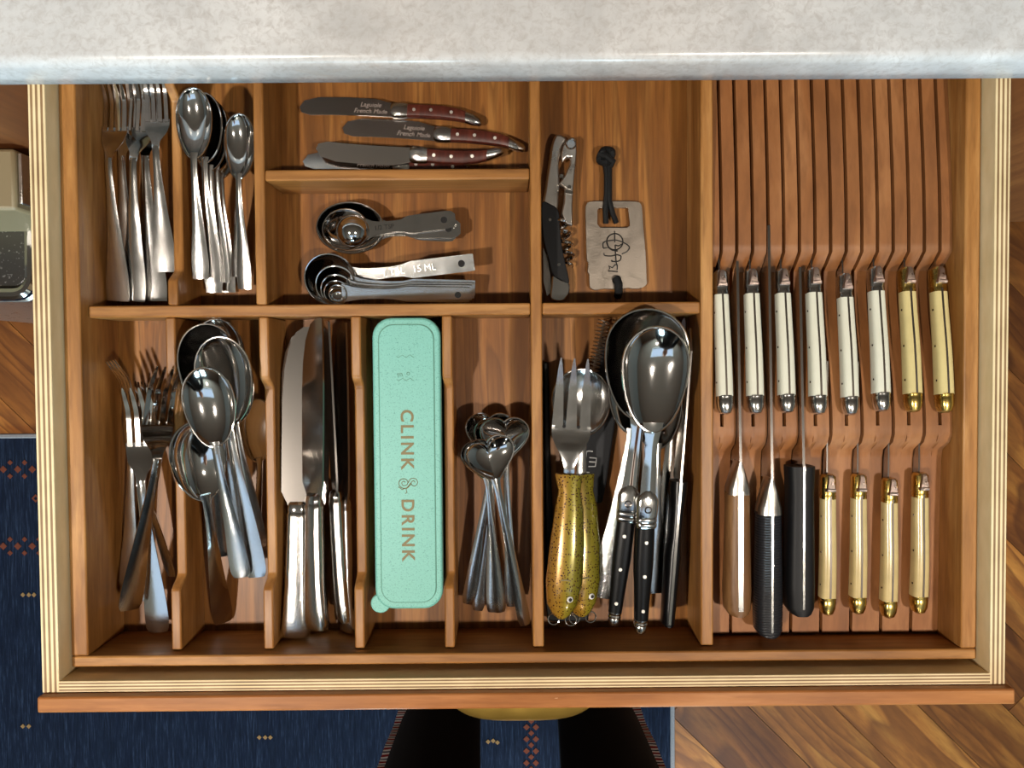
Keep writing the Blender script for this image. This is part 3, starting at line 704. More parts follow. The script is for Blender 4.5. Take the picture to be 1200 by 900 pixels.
# ================================================================== UPPER LEFT FORKS AND SPOONS
gfu = 'forks with square-ended handles'
for lab, p1, p2, roll in (
    ('square-ended steel fork at the left of the upper fork heap, lying against the side wall', (141, 353, .842), (140, 93, .856), -10),
    ('square-ended steel fork on top of the upper fork heap, second handle from the side wall', (158, 353, .840), (172, 94, .850), -4),
    ('square-ended steel fork under the others, third handle from the side wall', (182, 353, .832), (173, 92, .838), 8),
    ('steel fork with short visible handle resting against the notched upper divider', (195, 319, .846), (184, 90, .852), 6),
    ('steel fork at the bottom of the upper heap, mostly hidden under the leftmost fork', (152, 345, .822), (152, 97, .824), 0)):
    inst('square_fork', 'fork', lab, 'fork', p1, p2, roll, gfu)
gsu = 'teaspoons in the upper compartment'
for lab, p1, p2, roll in (
    ('teaspoon lying highest in its heap with the widest bowl towards the worktop', (236.5, 327, .850), (232, 107, .858), 5),
    ('teaspoon nested directly behind the topmost teaspoon of the upper heap', (250, 331, .843), (243, 113, .850), 6),
    ('teaspoon third in the nested row of the upper heap, its handle end low', (252, 343, .835), (250, 120, .843), 7),
    ('teaspoon fourth in the nested row of the upper heap', (261, 331, .829), (256, 128, .836), 7),
    ('teaspoon lowest in the nested row of the upper heap', (268, 343, .823), (261, 137, .829), 7)):
    inst('teaspoon', 'teaspoon', lab, 'spoon', p1, p2, roll, gsu)
inst('teaspoon', 'teaspoon', 'small teaspoon with bright bowl half hidden by the upper divider', 'spoon', (288, 339, .840), (287, 137, .848), -4, gsu)
inst('teaspoon', 'teaspoon', 'small teaspoon lying beneath the one half hidden by the divider', 'spoon', (280, 325, .828), (289, 147, .832), 0, gsu)
# ================================================================== LOWER LEFT FORKS
gfl = 'table forks in the lower compartment'
for lab, p1, p2, roll in (
    ('table fork in the middle of the lower heap, tines bright blue-white, handle end nearest front', (187, 739, .842), (166, 452, .862), 4),
    ('table fork lying slantwise across the top of the lower heap', (150, 713, .862), (190, 426, .880), 48),
    ('table fork turned on its edge with tines against the left side wall', (204, 674, .842), (147, 420, .850), -42),
    ('table fork with handle under the slanting fork beside the left wall', (152, 690, .830), (172, 446, .834), -6),
    ('table fork at the bottom of the lower heap, thin handle end between two others', (164, 703, .823), (182, 448, .824), 0)):
    inst('table_fork', 'fork', lab, 'fork', p1, p2, roll, gfl)
# ================================================================== TABLESPOONS
gts = 'tablespoons in the lower compartment'
for lab, p1, p2, roll in (
    ('tablespoon in the middle of the heap, amber reflection at the base of its bowl', (284, 675, .850), (243, 428, .876), 4),
    ('tablespoon nearest the front of its heap, thin handle dropping to the drawer floor', (261, 728, .824), (222, 489, .878), 34),
    ('tablespoon farthest left under the cross divider, broad dark bowl', (259, 651, .830), (240, 378, .850), 22),
    ('tablespoon farthest back, only its rim seen under the cross divider', (272, 639, .830), (259, 374, .838), 2),
    ('tablespoon with pale blue rim behind the middle tablespoon', (302, 675, .840), (262, 394, .850), 0),
    ('tablespoon nested dark inside the one behind the middle tablespoon', (305, 640, .834), (269, 410, .843), 0),
    ('tablespoon on its side against the right divider, reflecting brown wood', (297, 672, .825), (291, 466, .838), 58)):
    inst('tablespoon', 'tablespoon', lab, 'spoon', p1, p2, roll, gts)
# ================================================================== TABLE KNIVES
gtk = 'table knives in the lower compartment'
for lab, p1, p2, roll in (
    ('table knife with broad grey blade lying flat at the left of its compartment', (348, 745, .844), (353, 383, .846), 5),
    ('table knife with amber tinted blade, second from the left in its compartment', (375, 736, .848), (374, 373, .856), -34),
    ('table knife with narrow black blade standing on edge beside the amber one', (409, 727, .842), (391, 377, .846), -66),
    ('table knife on edge closest to the right divider of the knife compartment', (413, 738, .832), (407, 378, .838), -52),
    ('table knife underneath the broad grey one, only its tip showing', (358, 735, .828), (348, 389, .830), 0),
    ('table knife underneath the amber one, only its handle end showing', (372, 737, .826), (372, 385, .826), 0)):
    inst('table_knife', 'table_knife', lab, 'knife', p1, p2, roll, gtk)
# ================================================================== MINT CASE
zm = .872
cu, cv = 477.5, 544; pc = P(cu, cv, zm); sx = .0292; sy = (P(cu, 373, zm).y-P(cu, 715, zm).y)/2
cs = thing('straw_case', 'mint green speckled plastic case with gold lettering standing in its own compartment', 'case', (pc.x, pc.y, ZB))
def rrect(w, h, r, n=7):
    out = []
    for (cx, cy, a0) in ((w-r, h-r, 0), (-w+r, h-r, 90), (-w+r, -h+r, 180), (w-r, -h+r, 270)):
        for i in range(n): a = R(a0+90*i/(n-1)); out.append((pc.x+cx+r*math.cos(a), pc.y+cy+r*math.sin(a)))
    return out
part('body', MB().prism(rrect(sx-.002, sy-.002, .014), ZB+.0005, zm-.012), M['mint'], cs, .002)
ld = part('lid', MB().prism(rrect(sx, sy, .0165), zm-.012, zm-.0006), M['mint'], cs, .0022, 35, 3)
part('raised_panel', MB().prism(rrect(sx-.0058, sy-.0062, .0125), zm-.001, zm+.0004), M['mint'], ld, .0005)
gr = rrect(sx-.0056, sy-.006, .0127); part('groove', MB().tube([(x, y, zm-.0004) for x, y in gr], .00045, 5, True), M['grey_print'], ld)
tb = P(446, 707, zm-.006); part('tab', MB().disc((tb.x, tb.y, zm-.009), .0085, .004, 20), M['mint'], ld, .001)
def text(body, u, v, z, size, mat, parent, rz=-90, sp=1.0, bold=.0, name='lettering', stretch=1.0):
    top = parent
    while top.parent: top = top.parent
    return font(body, size, mat, parent, name, P(u, v, z)-top.matrix_world.translation, rz, sp, bold, stretch)
text('CLINK', 476.5, 515, zm+.0006, .0152, M['gold_print'], ld, -90, 1.25, .00032)
text('DRINK', 477.5, 621, zm+.0006, .0152, M['gold_print'], ld, -90, 1.25, .00032)
am = MB(); c0 = P(478, 567, zm+.0006)
def curve2(pts, rad, mb, c, s=.00083):
    mb.tube([(c.x+x*s, c.y-y*s, c.z) for x, y in pts], rad, 5)
curve2([(-4+7*(1-i/34)*math.cos(i*.42), -1+6.5*(1-i/34)*math.sin(i*.42)) for i in range(30)], .0003, am, c0)
curve2([(6-5.5*(1-i/30)*math.cos(i*.4), -1-5.5*(1-i/30)*math.sin(i*.4)) for i in range(24)], .0003, am, c0)
curve2([(3, -1), (0, 3), (-2, 6), (-1, 9), (-3, 10)], .0003, am, c0)
curve2([(-10, 3), (-6, 6), (-1, 4), (3, -1)], .0003, am, c0)
part('ampersand', am, M['gold_print'], ld)
text('m o', 473, 438, zm+.0006, .0062, M['grey_print'], ld, 8, 1.2, 0, 'small_mark')
wv = MB()
for q, r_ in ((0, 0), (1, 7)): curve2([(-9+i*2, -18+q*24+1.4*math.sin(i*1.6)) for i in range(10)], .00018, wv, P(475, 438, zm+.0006))
part('faint_ornament', wv, M['grey_print'], ld)
# ================================================================== HEART SPOONS
ghs = 'heart bowled spoons in the lower compartment'
for lab, p1, p2, roll in (
    ('heart-bowled spoon on top, its handle crossing the others towards the tall divider', (614.5, 731, .850), (567, 511, .866), 12),
    ('heart-bowled spoon right under the topmost, its rim peeping out at the left', (586, 716, .846), (563, 513, .858), 12),
    ('heart-bowled spoon with bright bowl nearest the tall divider', (600, 709, .842), (592, 488, .850), -4),
    ('heart-bowled spoon with dark shaded bowl farthest towards the cross divider', (578, 716, .834), (576, 484, .840), -4),
    ('heart-bowled spoon with the leftmost handle of the fan', (548, 706, .836), (587, 492, .842), 0),
    ('heart-bowled spoon with the second handle from the left of the fan', (560, 714, .828), (586, 490, .832), 0)):
    inst('heart_spoon', 'heart_spoon', lab, 'spoon', p1, p2, roll, ghs)
# ================================================================== BUTTER KNIVES
gbk = 'butter knives with rosewood handles'
bks = (('butter_knife_turned', 'rosewood-handled butter knife nearest the worktop, dark engraved blade', (565, 137, .826), (353, 127, .826), 4),
       ('butter_knife_turned', 'rosewood-handled butter knife lying partly under the topmost blade, handle reaching the tall divider', (616, 167, .823), (403, 151, .821), 0),
       ('butter_knife', 'rosewood-handled butter knife with broad pale blade and upturned handle end', (590, 188, .829), (372, 177, .830), -6),
       ('butter_knife_turned', 'rosewood-handled butter knife half hidden behind the short cross divider', (566, 200, .823), (357, 190, .824), 4))
for kn, lab, p1, p2, roll in bks:
    t = inst(kn, 'butter_knife', lab, 'knife', p1, p2, roll, gbk)
    if kn == 'butter_knife_turned':
        font('Laguiole\nFrench Made', .0056, M['etch'], t, 'engraving', (.001, .099, .0056), -90, shear=.25)
# ================================================================== MEASURING SPOONS
def circ(cx, cy, rx, ry, n=40): return [(cx+rx*math.sin(2*math.pi*i/n), cy-ry*math.cos(2*math.pi*i/n)) for i in range(n)]
def measuring_kit(name, L, rx, ry, depth, hw, up=False, rect=False, hmat=None, txt=None):
    hl = L-2*ry; zt = depth+.002
    sgn = -1 if up else 1
    b = MB().bowl(circ(0, hl+ry, rx, ry), (0, hl+ry), sgn*depth, lambda y: zt if not up else .004, .0009, 9, .75)
    rim = [(x, y, (zt if not up else .004)) for x, y in circ(0, hl+ry, rx, ry)]
    rm = MB().tube(rim, .0007, 6, True)
    zz = zt-.001 if not up else .0035
    ys = np.concatenate([[0, .0008, .003], np.linspace(.008, hl+.004, 12)])
    wk = [(0, hw*(.96 if rect else .55)), (.003, hw*(1 if rect else .92)), (.008, hw), (hl*.52, hw), (hl*.64, hw*.62), (hl*.9, hw*.75), (hl+.004, hw*1.3)]
    h = MB().sheet([(y, cr(wk, y), zz, 0.0, .0013, 0) for y in ys], 4)
    hole = MB().prism([(.0028*math.sin(a), .010+.0028*math.cos(a)) for a in [k*math.pi/8 for k in range(16)]], zz-.0015, zz+.00015)
    emb = MB().box(-hw*.62, hw*.62, hl*.62, hl*.97, zz-.0002, zz+.0004) if not rect else None
    P_ = [pt('bowl', b, M['steel'], [sub('rim', rm, M['steel'])]), pt('handle', h, hmat or M['steel_worn'], [sub('hole', hole, M['egg'], 0)])]
    kit(name, L, P_)
measuring_kit('ms_big', .118, .0215, .0285, .015, .0075)
measuring_kit('ms_mid', .115, .0165, .0190, .012, .0075)
measuring_kit('ms_small', .103, .0133, .0136, .009, .0076, up=True)
gms = 'round handled measuring spoons'
inst('ms_big', 'measuring_spoon', 'round-handled measuring spoon with large dark oval bowl holding smaller ones', 'measuring spoon', (536, 277, .822), (377, 269, .8215), 0, gms)
inst('ms_mid', 'measuring_spoon', 'round-handled measuring spoon of middle size nested in the large oval bowl', 'measuring spoon', (541, 271, .829), (383, 272, .8265), 0, gms)
t = inst('ms_small', 'measuring_spoon', 'round-handled measuring spoon with small domed bowl, uppermost of the nested set', 'measuring spoon', (534, 257, .843), (396, 274, .843), 0, gms)
for k, (bd, yy, sz) in enumerate((('1/2 TSP', .062, .0055),)):
    font(bd, sz, M['dark_steel'], t, 'stamped_text', (0, yy, .0038), -90)
measuring_kit('mr_1', .137, .0205, .0205, .017, .0068, rect=True)
measuring_kit('mr_2', .130, .0160, .0160, .0110, .0066, rect=True)
measuring_kit('mr_3', .127, .0125, .0125, .0085, .0066, rect=True)
measuring_kit('mr_4', .124, .0098, .0098, .0065, .0066, rect=True)
measuring_kit('mr_5', .120, .0073, .0073, .0050, .0066, rect=True)
gmr = 'square handled measuring spoons'
t = inst('mr_1', 'measuring_spoon', 'square-ended measuring spoon stamped one tablespoon, its handle swung out from the stack', 'measuring spoon', (558, 303, .838), (366, 326, .824), -16, gmr)
font('1 TBL   15 ML', .0075, M['steel_brushed'], t, 'stamped_text', (0, .052, .0192), -90)
for kn, lab, p1, p2, roll in (
    ('mr_2', 'square-ended measuring spoon second in the stack, inside the tablespoon', (557, 334, .832), (374, 330, .832), -18),
    ('mr_3', 'square-ended measuring spoon third in the stack from the outside', (556, 338, .835), (379, 336, .836), -18),
    ('mr_4', 'square-ended measuring spoon fourth in the stack from the outside', (553, 341, .838), (382, 340, .839), -18),
    ('mr_5', 'square-ended measuring spoon with the smallest bowl, innermost in the stack', (550, 344, .841), (387, 342, .842), -18)):
    inst(kn, 'measuring_spoon', lab, 'measuring spoon', p1, p2, roll, gmr)
# ================================================================== CORKSCREW
def pxs(l, z): return [(P(u, v, z).x, P(u, v, z).y) for u, v in l]
co = thing('corkscrew', 'folding waiter corkscrew with black handle and chrome lever beside the tall divider', 'corkscrew', P(652, 345, ZB))
def smooth(l, n=4):
    out = []
    for i in range(len(l)):
        p0, p1, p2, p3 = (Vector(l[(i+k-1) % len(l)]) for k in range(4))
        for k in range(n):
            t_ = k/n; out.append(tuple(.5*((2*p1)+(p2-p0)*t_+(2*p0-5*p1+4*p2-p3)*t_*t_+(3*p1-p0-p2*1-p3*-1+0*p0 if False else (3*p1-p0-3*p2+p3))*t_**3)))
    return out
zt = .834
part('spine', MB().prism(pxs(smooth([(651, 158), (659, 158), (664, 163), (659, 172), (655, 190), (656, 210), (655, 228), (653, 245), (644, 244), (636, 240), (639, 218), (643, 190), (646, 170)]), zt), .8215, zt), M['steel_brushed'], co, .0022, 35, 3)
sc_ = part('handle_scale', MB().prism(pxs(smooth([(635.5, 237), (645, 239), (654, 246), (656, 262), (658, 285), (663, 310), (667, 331), (657, 327), (648, 322), (642, 300), (637, 280), (635, 258)]), zt+.002), .8213, zt+.002), M['black_matte'], co, .0025, 35, 3)
for (u, v) in ((644.5, 257.5), (655, 310)):
    p = P(u, v, zt+.002); part('rivet', MB().disc((p.x, p.y, zt+.0012), .0014, .0013, 12), M['steel'], sc_)
part('end_bolster', MB().prism(pxs(smooth([(648, 322.5), (657, 327.5), (667, 332), (667, 343), (661, 352), (652, 353), (645, 349), (646, 335)]), zt+.001), .8212, zt+.001), M['steel_worn'], co, .0025, 35, 3)
part('foil_blade', MB().prism(pxs([(636.5, 290), (641, 300), (645, 322), (646, 342), (641, 347), (637, 330)], .828), .826, .828), M['blade'], co)
zl = .838
lv = part('lever', MB().prism(pxs([(659, 172), (664, 163), (672, 160), (676, 165), (676, 178), (674, 200), (672, 222), (671, 240), (671, 265), (663, 262), (658, 250), (661, 236), (662, 220), (655, 215), (661, 207), (668, 192), (669, 184), (664, 184), (659, 190), (657, 180)], zl), .829, zl), M['steel_brushed'], co, .0012)
hk = P(669, 169, zl); part('hinge_pin', MB().disc((hk.x, hk.y, zl-.001), .0036, .0025, 16), M['steel'], lv); part('hinge_collar', MB().tube([(hk.x+.0042*math.cos(k*.5236), hk.y+.0042*math.sin(k*.5236), zl+.0003) for k in range(12)], .0008, 5, True), M['steel'], lv)
for (u, v) in ((658, 206.5), (667, 219.5)):
    p = P(u, v, zl); part('hinge_pin', MB().disc((p.x, p.y, zl-.001), .0018, .0022, 12), M['steel'], lv)
part('lever_tip', MB().prism(pxs([(662.5, 222), (671.5, 224), (671, 228), (662, 226)], zl+.0012), zl-.002, zl+.0012), M['steel'], lv)
h0, h1 = P(659, 256, .833), P(669, 314, .829); ax = (h1-h0); hl = ax.length; axn = ax.normalized(); n1 = Vector((0, 0, 1)); n2 = axn.cross(n1).normalized()
pth = [h0+ax*(i/90)+(n1*math.sin(i/90*2*math.pi*4.6)+n2*math.cos(i/90*2*math.pi*4.6))*(.0042*min(1, (100-i)/25)) for i in range(91)]
part('worm', MB().tube(pth, [.0017]*75+[.0017*(1-k/20) for k in range(16)], 7), M['steel'], co)
# ================================================================== BOTTLE OPENER
zo = .8255
bo = thing('bottle_opener', 'flat steel bottle opener plate with dark monogram and knotted black cord', 'bottle opener', P(722, 290, ZB))
outer = smooth([(686, 246), (687, 240), (692, 236.5), (720, 236), (745, 236.5), (751, 240), (752.5, 247), (754, 270), (756.5, 300), (757.5, 326), (757.5, 333), (752, 337.5), (742, 338.5), (735, 337.6), (725, 339), (707, 338.6), (698, 340), (692, 337.5), (690.5, 331), (690.5, 322), (688.6, 318), (689.5, 308), (687.5, 303), (686.5, 270)], 3)
pl = MB(); ou = pxs(outer, zo); hole = pxs([(701.5, 244), (736, 243.5), (738, 264), (735, 267), (712, 267), (703, 267), (700, 263), (700, 247)], zo)
def plate_with_hole(ou, ho, z0, z1):
    bm = bmesh.new()
    def ring(pts, z): return [bm.verts.new((x, y, z)) for x, y in pts]
    for z in (z0, z1):
        o_ = ring(ou, z); h_ = ring(ho, z)
        e = [bm.edges.new((o_[i], o_[(i+1) % len(o_)])) for i in range(len(o_))]+[bm.edges.new((h_[i], h_[(i+1) % len(h_)])) for i in range(len(h_))]
        bmesh.ops.triangle_fill(bm, edges=e, use_beauty=True)
    nv = len(ou)+len(ho); bm.verts.ensure_lookup_table(); vs_ = list(bm.verts)
    for base, cnt in ((0, len(ou)), (len(ou), len(ho))):
        for i in range(cnt):
            a, b = base+i, base+(i+1) % cnt
            bm.faces.new((vs_[a], vs_[b], vs_[b+nv], vs_[a+nv]))
    mb = MB(); bm.verts.index_update(); mb.add([v.co for v in bm.verts], [[v.index for v in f.verts] for f in bm.faces]); bm.free(); return mb
pz0, pz1 = .8225, .8268
plo = part('plate', plate_with_hole(ou, hole, pz0, pz1), M['plate'], bo, .0008)
em = MB(); ec = P(722, 300, pz1+.0001); es = .000782
def stroke(pts, r=.00075): em.tube([(ec.x+(x-722)*es, ec.y-(y-300)*es, ec.z) for x, y in pts], r, 5)
def arc(cx, cy, rx, ry, a0, a1, n=24): return [(cx+rx*math.cos(R(a0+(a1-a0)*i/n)), cy+ry*math.sin(R(a0+(a1-a0)*i/n))) for i in range(n+1)]
def mono(l, n=4):
    q = [(674+x/6.92, 222+y/6.92) for x, y in l]; ts = list(range(len(q)))
    stroke([(cr(list(zip(ts, [a for a, b in q])), i/n), cr(list(zip(ts, [b for a, b in q])), i/n)) for i in range((len(q)-1)*n+1)], .0006)
mono([(320, 338), (322, 430)], 1); stroke(arc(720.5, 283.4, 9.4, 9.4, 0, 360, 32), .0006)
mono([(228, 476), (226, 440), (262, 418), (325, 412), (388, 430), (441, 470), (425, 500), (378, 525)]); mono([(228, 476), (272, 471), (258, 422)], 1)
mono([(270, 471), (300, 492), (345, 500)]); mono([(324, 450), (328, 540), (331, 585), (343, 625)]); mono([(324, 450), (352, 458), (384, 440)])
mono([(232, 516), (240, 535), (290, 540), (340, 530), (372, 545), (366, 572), (335, 585), (293, 583)]); mono([(293, 573), (308, 584)], 1)
mono([(345, 666), (266, 660), (282, 640), (270, 618), (302, 634), (324, 610), (343, 612), (340, 652)], 1)
part('monogram', em, M['black_print'], plo)
def cordpath(l): return [tuple(P(u, v, z)) for u, v, z in l]
cd = MB()
cd.tube(cordpath([(709, 190, .828), (711, 205, .829), (711, 225, .830), (709.5, 245, .8275), (710, 262, .824)]), .0026, 8)
cd.tube(cordpath([(714, 192, .828), (714, 210, .8295), (714, 235, .8305), (718, 250, .8285), (722, 261, .824)]), .0025, 8)
cr_ = part('cord', cd, M['cord'], bo)
kn = MB(); kc = P(710, 183, .830)
kn.tube([(kc.x+.0050*math.cos(a)*(1+.25*math.sin(2*a)), kc.y+.0062*math.sin(a), kc.z+.0022*math.sin(3*a)) for a in [k*math.pi/12 for k in range(24)]], .0034, 8, True)
kn.tube([(kc.x-.006, kc.y+.002, kc.z+.001), (kc.x, kc.y-.001, kc.z+.004), (kc.x+.006, kc.y-.005, kc.z+.001), (kc.x+.004, kc.y-.008, kc.z-.002)], .0033, 8); kn.ball((kc.x, kc.y, kc.z), .004)
part('knot', kn, M['cord'], cr_)
part('loop_end', MB().tube(cordpath([(722, 329, .826), (723, 327, .829), (725, 333, .8305), (725, 342, .8285), (724, 347, .824)]), .0038, 10), M['cord'], cr_)
# ================================================================== RIGHT LOWER COMPARTMENT
# trout handled fork and spoon
def trout_loft(cx):
    L = .118
    st = [(0, .0035, .0035, .008, -.001), (.003, .0075, .0055, .008, -.001), (.012, .0125, .0082, .0085, -.001), (.03, .0150, .0090, .009, 0), (.06, .0142, .0084, .009, .001), (.09, .0116, .0068, .0085, .0015), (.104, .0090, .0056, .008, .001), (.114, .0108, .0048, .008, 0), (.118, .0112, .0040, .008, 0)]
    return MB().loft(st, 18, 2.3)
def trout_parts():
    ey = MB().ball((.0052, .018, .0160), .0027, (1, 1, .7)); ed = MB().ball((.0056, .018, .0175), .0015, (1, 1, .6))
    gl = MB().tube([(-.0085+.019*i/8, .030+.004*math.sin(i/8*math.pi), .0130+.0052*math.sin(i/8*math.pi)) for i in range(9)], .0007, 5)
    ring = MB().tube([(.0046*math.cos(k*math.pi/8)-.007, -.002+.0046*math.sin(k*math.pi/8), .007) for k in range(16)], .0006, 5, True)
    ring.tube([(.0046*math.cos(k*math.pi/8)+.007, -.002+.0046*math.sin(k*math.pi/8), .007) for k in range(16)], .0006, 5, True)
    return [sub('eye', ey, M['white_print']), sub('pupil', ed, M['black_print']), sub('gill', gl, M['gold_print']), sub('split_ring', ring, M['steel'])]
def trout_fork():
    L = .212
    zk = [(.112, .008), (.125, .011), (.14, .010), (.155, .0075), (.18, .0075), (L, .015)]
    wk = [(.112, .0045), (.122, .0042), (.130, .0060), (.142, .0125), (.150, .0155), (.160, .0158)]
    hd = MB().sheet([(y, cr(wk, y), cr(zk, y), .0015 if y > .14 else -.0005, .0022, 0) for y in np.linspace(.112, .157, 16)], 8)
    for xc in (-.0112, 0, .0112): hd.sheet([(y, cr([(.154, .0046), (.18, .0036), (L-.002, .0010), (L, .0005)], y), cr(zk, y)-.0004, 0, .002, xc*cr([(.154, 1), (L, .95)], y)) for y in np.linspace(.154, L, 12)], 2)
    ho = [sub('hole', MB().disc((x, .1565, .0062), .0013, .0022, 12), M['egg'], 0) for x in (-.0058, .0058)]
    kit('trout_fork', L, [pt('head', hd, M['steel_worn'], ho), pt('fish_handle', trout_loft(0), M['trout'], trout_parts())])
    L = .205
    zr = lambda y: cr([(.15, .012), (.17, .011), (L, .011)], y); ol = egg(.150, .055, .0245, .5)
    b = MB().bowl(ol, (0, .178), .009, zr, .0018, 10, .82); b.tube([(x, y, zr(y)-.0005) for x, y in ol], .0010, 6, True)
    nk = MB().sheet([(y, cr([(.11, .0045), (.14, .0038), (.156, .0075)], y), cr([(.11, .008), (.155, .0118)], y), -.0005, .0022, 0) for y in np.linspace(.11, .156, 10)], 6)
    kit('trout_spoon', L, [pt('bowl', b, M['steel_worn']), pt('neck', nk, M['steel_worn']), pt('fish_handle', trout_loft(0), M['trout'], trout_parts())])
trout_fork()
inst('trout_spoon', 'serving_spoon', 'serving spoon with spotted trout handle lying under the trout fork', 'spoon', (680, 718, .834), (677, 433, .840), 10, 'trout handled salad servers')
inst('trout_fork', 'serving_fork', 'three-tined serving fork with spotted trout handle', 'fork', (659, 720, .848), (673, 420, .860), -4, 'trout handled salad servers')
# charcoal sleeve with brush
sl = thing('tool_sleeve', 'charcoal fabric sleeve with white mark lying slantwise under the trout servers', 'sleeve', P(690, 500, ZB))
zs = .832
sleeve = part('sleeve_body', MB().prism(pxs([(706, 394), (735, 398), (712, 560), (706, 590), (672, 590), (680, 540)], zs), .8215, zs), M['charcoal'], sl, .002, 35, 3)
lm = MB()
def mark(l, r=.00055): lm.tube([tuple(P(u, v, zs+.0003)) for u, v in l], r, 5)
mark([(694.7, 529), (690, 528.4), (687.9, 528.8), (687, 530.5), (684.4, 551.6), (686, 553.4), (691, 553.7)])
mark([(690.8, 536.2), (699, 537), (698.4, 541.5), (697.6, 546.6), (689.6, 546.6)]); mark([(698.4, 541.5), (690.4, 541)])
part('white_mark', lm, M['white_print'], sleeve)
b0, b1 = P(708, 376, .8385), P(694, 440, .8392); ax = b1-b0; axn = ax.normalized(); n1 = Vector((0, 0, 1)); n2 = axn.cross(n1)
br = MB().tube([b0+ax*(i/220)+(n1*math.sin(i/220*2*math.pi*15)+n2*math.cos(i/220*2*math.pi*15))*.0052 for i in range(221)], .0006, 5); br.tube([b0, b1], .0012, 6)
brs = thing('straw_brush', 'coiled wire cleaning brush tucked beside the charcoal sleeve', 'brush', b1)
part('bristles', br, M['steel_brushed'], brs)
st_ = thing('steel_tool', 'short flat steel tool poking out below the charcoal sleeve', 'tool', P(690, 585, ZB))
part('shank', MB().prism(pxs([(681, 595), (698, 594), (696, 610), (690, 668), (682, 668)], .829), .8215, .829), M['steel'], st_, .0015)
bb = thing('black_handled_tool', 'slim black handled tool lying along the tall divider under the trout fork', 'tool', P(645, 600, ZB))
part('shaft', MB().prism(pxs([(636.5, 424), (643, 424), (646, 560), (652, 690), (640, 690), (638, 560)], .828), .8212, .828), M['black'], bb, .0015)
part('grip', MB().prism(pxs(smooth([(641, 680), (690, 690), (690, 722), (684, 728), (646, 728), (641, 720)], 3), .830), .8212, .830), M['black'], bb, .003, 35, 3)
# serving spoons with black handles
def server(name, L, bw, bl_, depth):
    hl = L-bl_; zk = [(0, .006), (.10, .009), (.15, .012), (hl, .016)]
    zr = lambda y: cr([(hl, .016), (hl+.03, .0155), (L, .0155)], y); ol = egg(hl, bl_, bw, .62)
    b = MB().bowl(ol, (0, hl+bl_*.58), depth, zr, .0018, 10, .82); b.tube([(x, y, zr(y)-.0005) for x, y in ol], .0011, 6, True)
    nk = MB().sheet([(y, cr([(.112, .0070), (.13, .0060), (hl-.01, .0052), (hl+.008, .0085)], y), cr(zk, y), -.0006, .0028, 0) for y in np.linspace(.112, hl+.008, 12)], 6)
    bo_ = MB().loft([(.093, .0078, .0056, .0075, 0), (.0945, .0086, .0064, .0075, 0), (.0965, .0086, .0064, .0075, 0), (.0975, .0078, .0057, .0075, 0), (.0985, .0085, .0063, .0075, 0), (.1005, .0085, .0063, .0075, 0), (.1015, .0080, .0058, .0076, 0), (.103, .0087, .0060, .0078, 0), (.116, .0090, .0060, .008, 0), (.120, .0070, .0050, .0085, 0), (.1235, .003, .0035, .009, 0)], 18, 4.5)
    em_ = MB().tube([(.0026*math.cos(k*math.pi/6), .109+.0026*math.sin(k*math.pi/6), .0140) for k in range(12)], .0006, 5, True)
    h = MB().loft([(y, w, .0058, .0068, 0) for y, w in ((.013, .0058), (.03, .0064), (.06, .0080), (.085, .0078), (.094, .0076))], 14, 2.8)
    cp = MB().loft([(0, .0025, .003, .0062, 0), (.0015, .0048, .0048, .0062, 0), (.006, .0056, .0056, .0064, 0), (.0075, .0052, .0052, .0064, 0), (.009, .0058, .0058, .0065, 0), (.0105, .0053, .0053, .0065, 0), (.012, .0059, .0059, .0066, 0), (.0135, .0056, .0056, .0067, 0)], 14, 2.4)
    pins = [pt('rivet', MB().disc((0, y, .0120), .0015, .0013, 10), M['pin']) for y in (.022, .052, .081)]
    kit(name, L, [pt('bowl', b, M['steel']), pt('neck', nk, M['steel']), pt('bolster', bo_, M['steel_worn'], [sub('emblem', em_, M['dark_steel'])]), pt('handle', h, M['black']), pt('end_cap', cp, M['steel_worn'])]+pins)
server('server_small', .258, .0265, .084, .012); server('server_big', .270, .0325, .090, .014)
gsv = 'black handled serving spoons'
inst('wide_handle_spoon', 'serving_spoon', 'serving spoon with broad hammered steel handle under the black handled pair', 'spoon', (703, 699, .832), (764, 396, .836), -10, 'all-steel serving spoons')
inst('tablespoon', 'serving_spoon', 'steel serving spoon hidden beneath the black handled pair near the bread knife', 'spoon', (766, 694, .824), (766, 430, .826), 0, 'all-steel serving spoons')
inst('server_big', 'serving_spoon', 'black-handled serving spoon lying under, its larger bowl touching the cross divider', 'spoon', (719, 729, .838), (763, 362, .867), -8, gsv)
inst('server_small', 'serving_spoon', 'black-handled serving spoon lying on top, its bowl inside the larger one', 'spoon', (748, 738, .852), (765, 382, .876), 4, gsv)
fork('dark_fork', .23, M['steel'], M['steel_worn'], hw=.0135, nt=3, tl=.055)
inst('dark_fork', 'serving_fork', 'steel serving fork behind the large spoons, tines pointing at the cross divider', 'fork', (776, 690, .821), (785, 374, .819), 0)
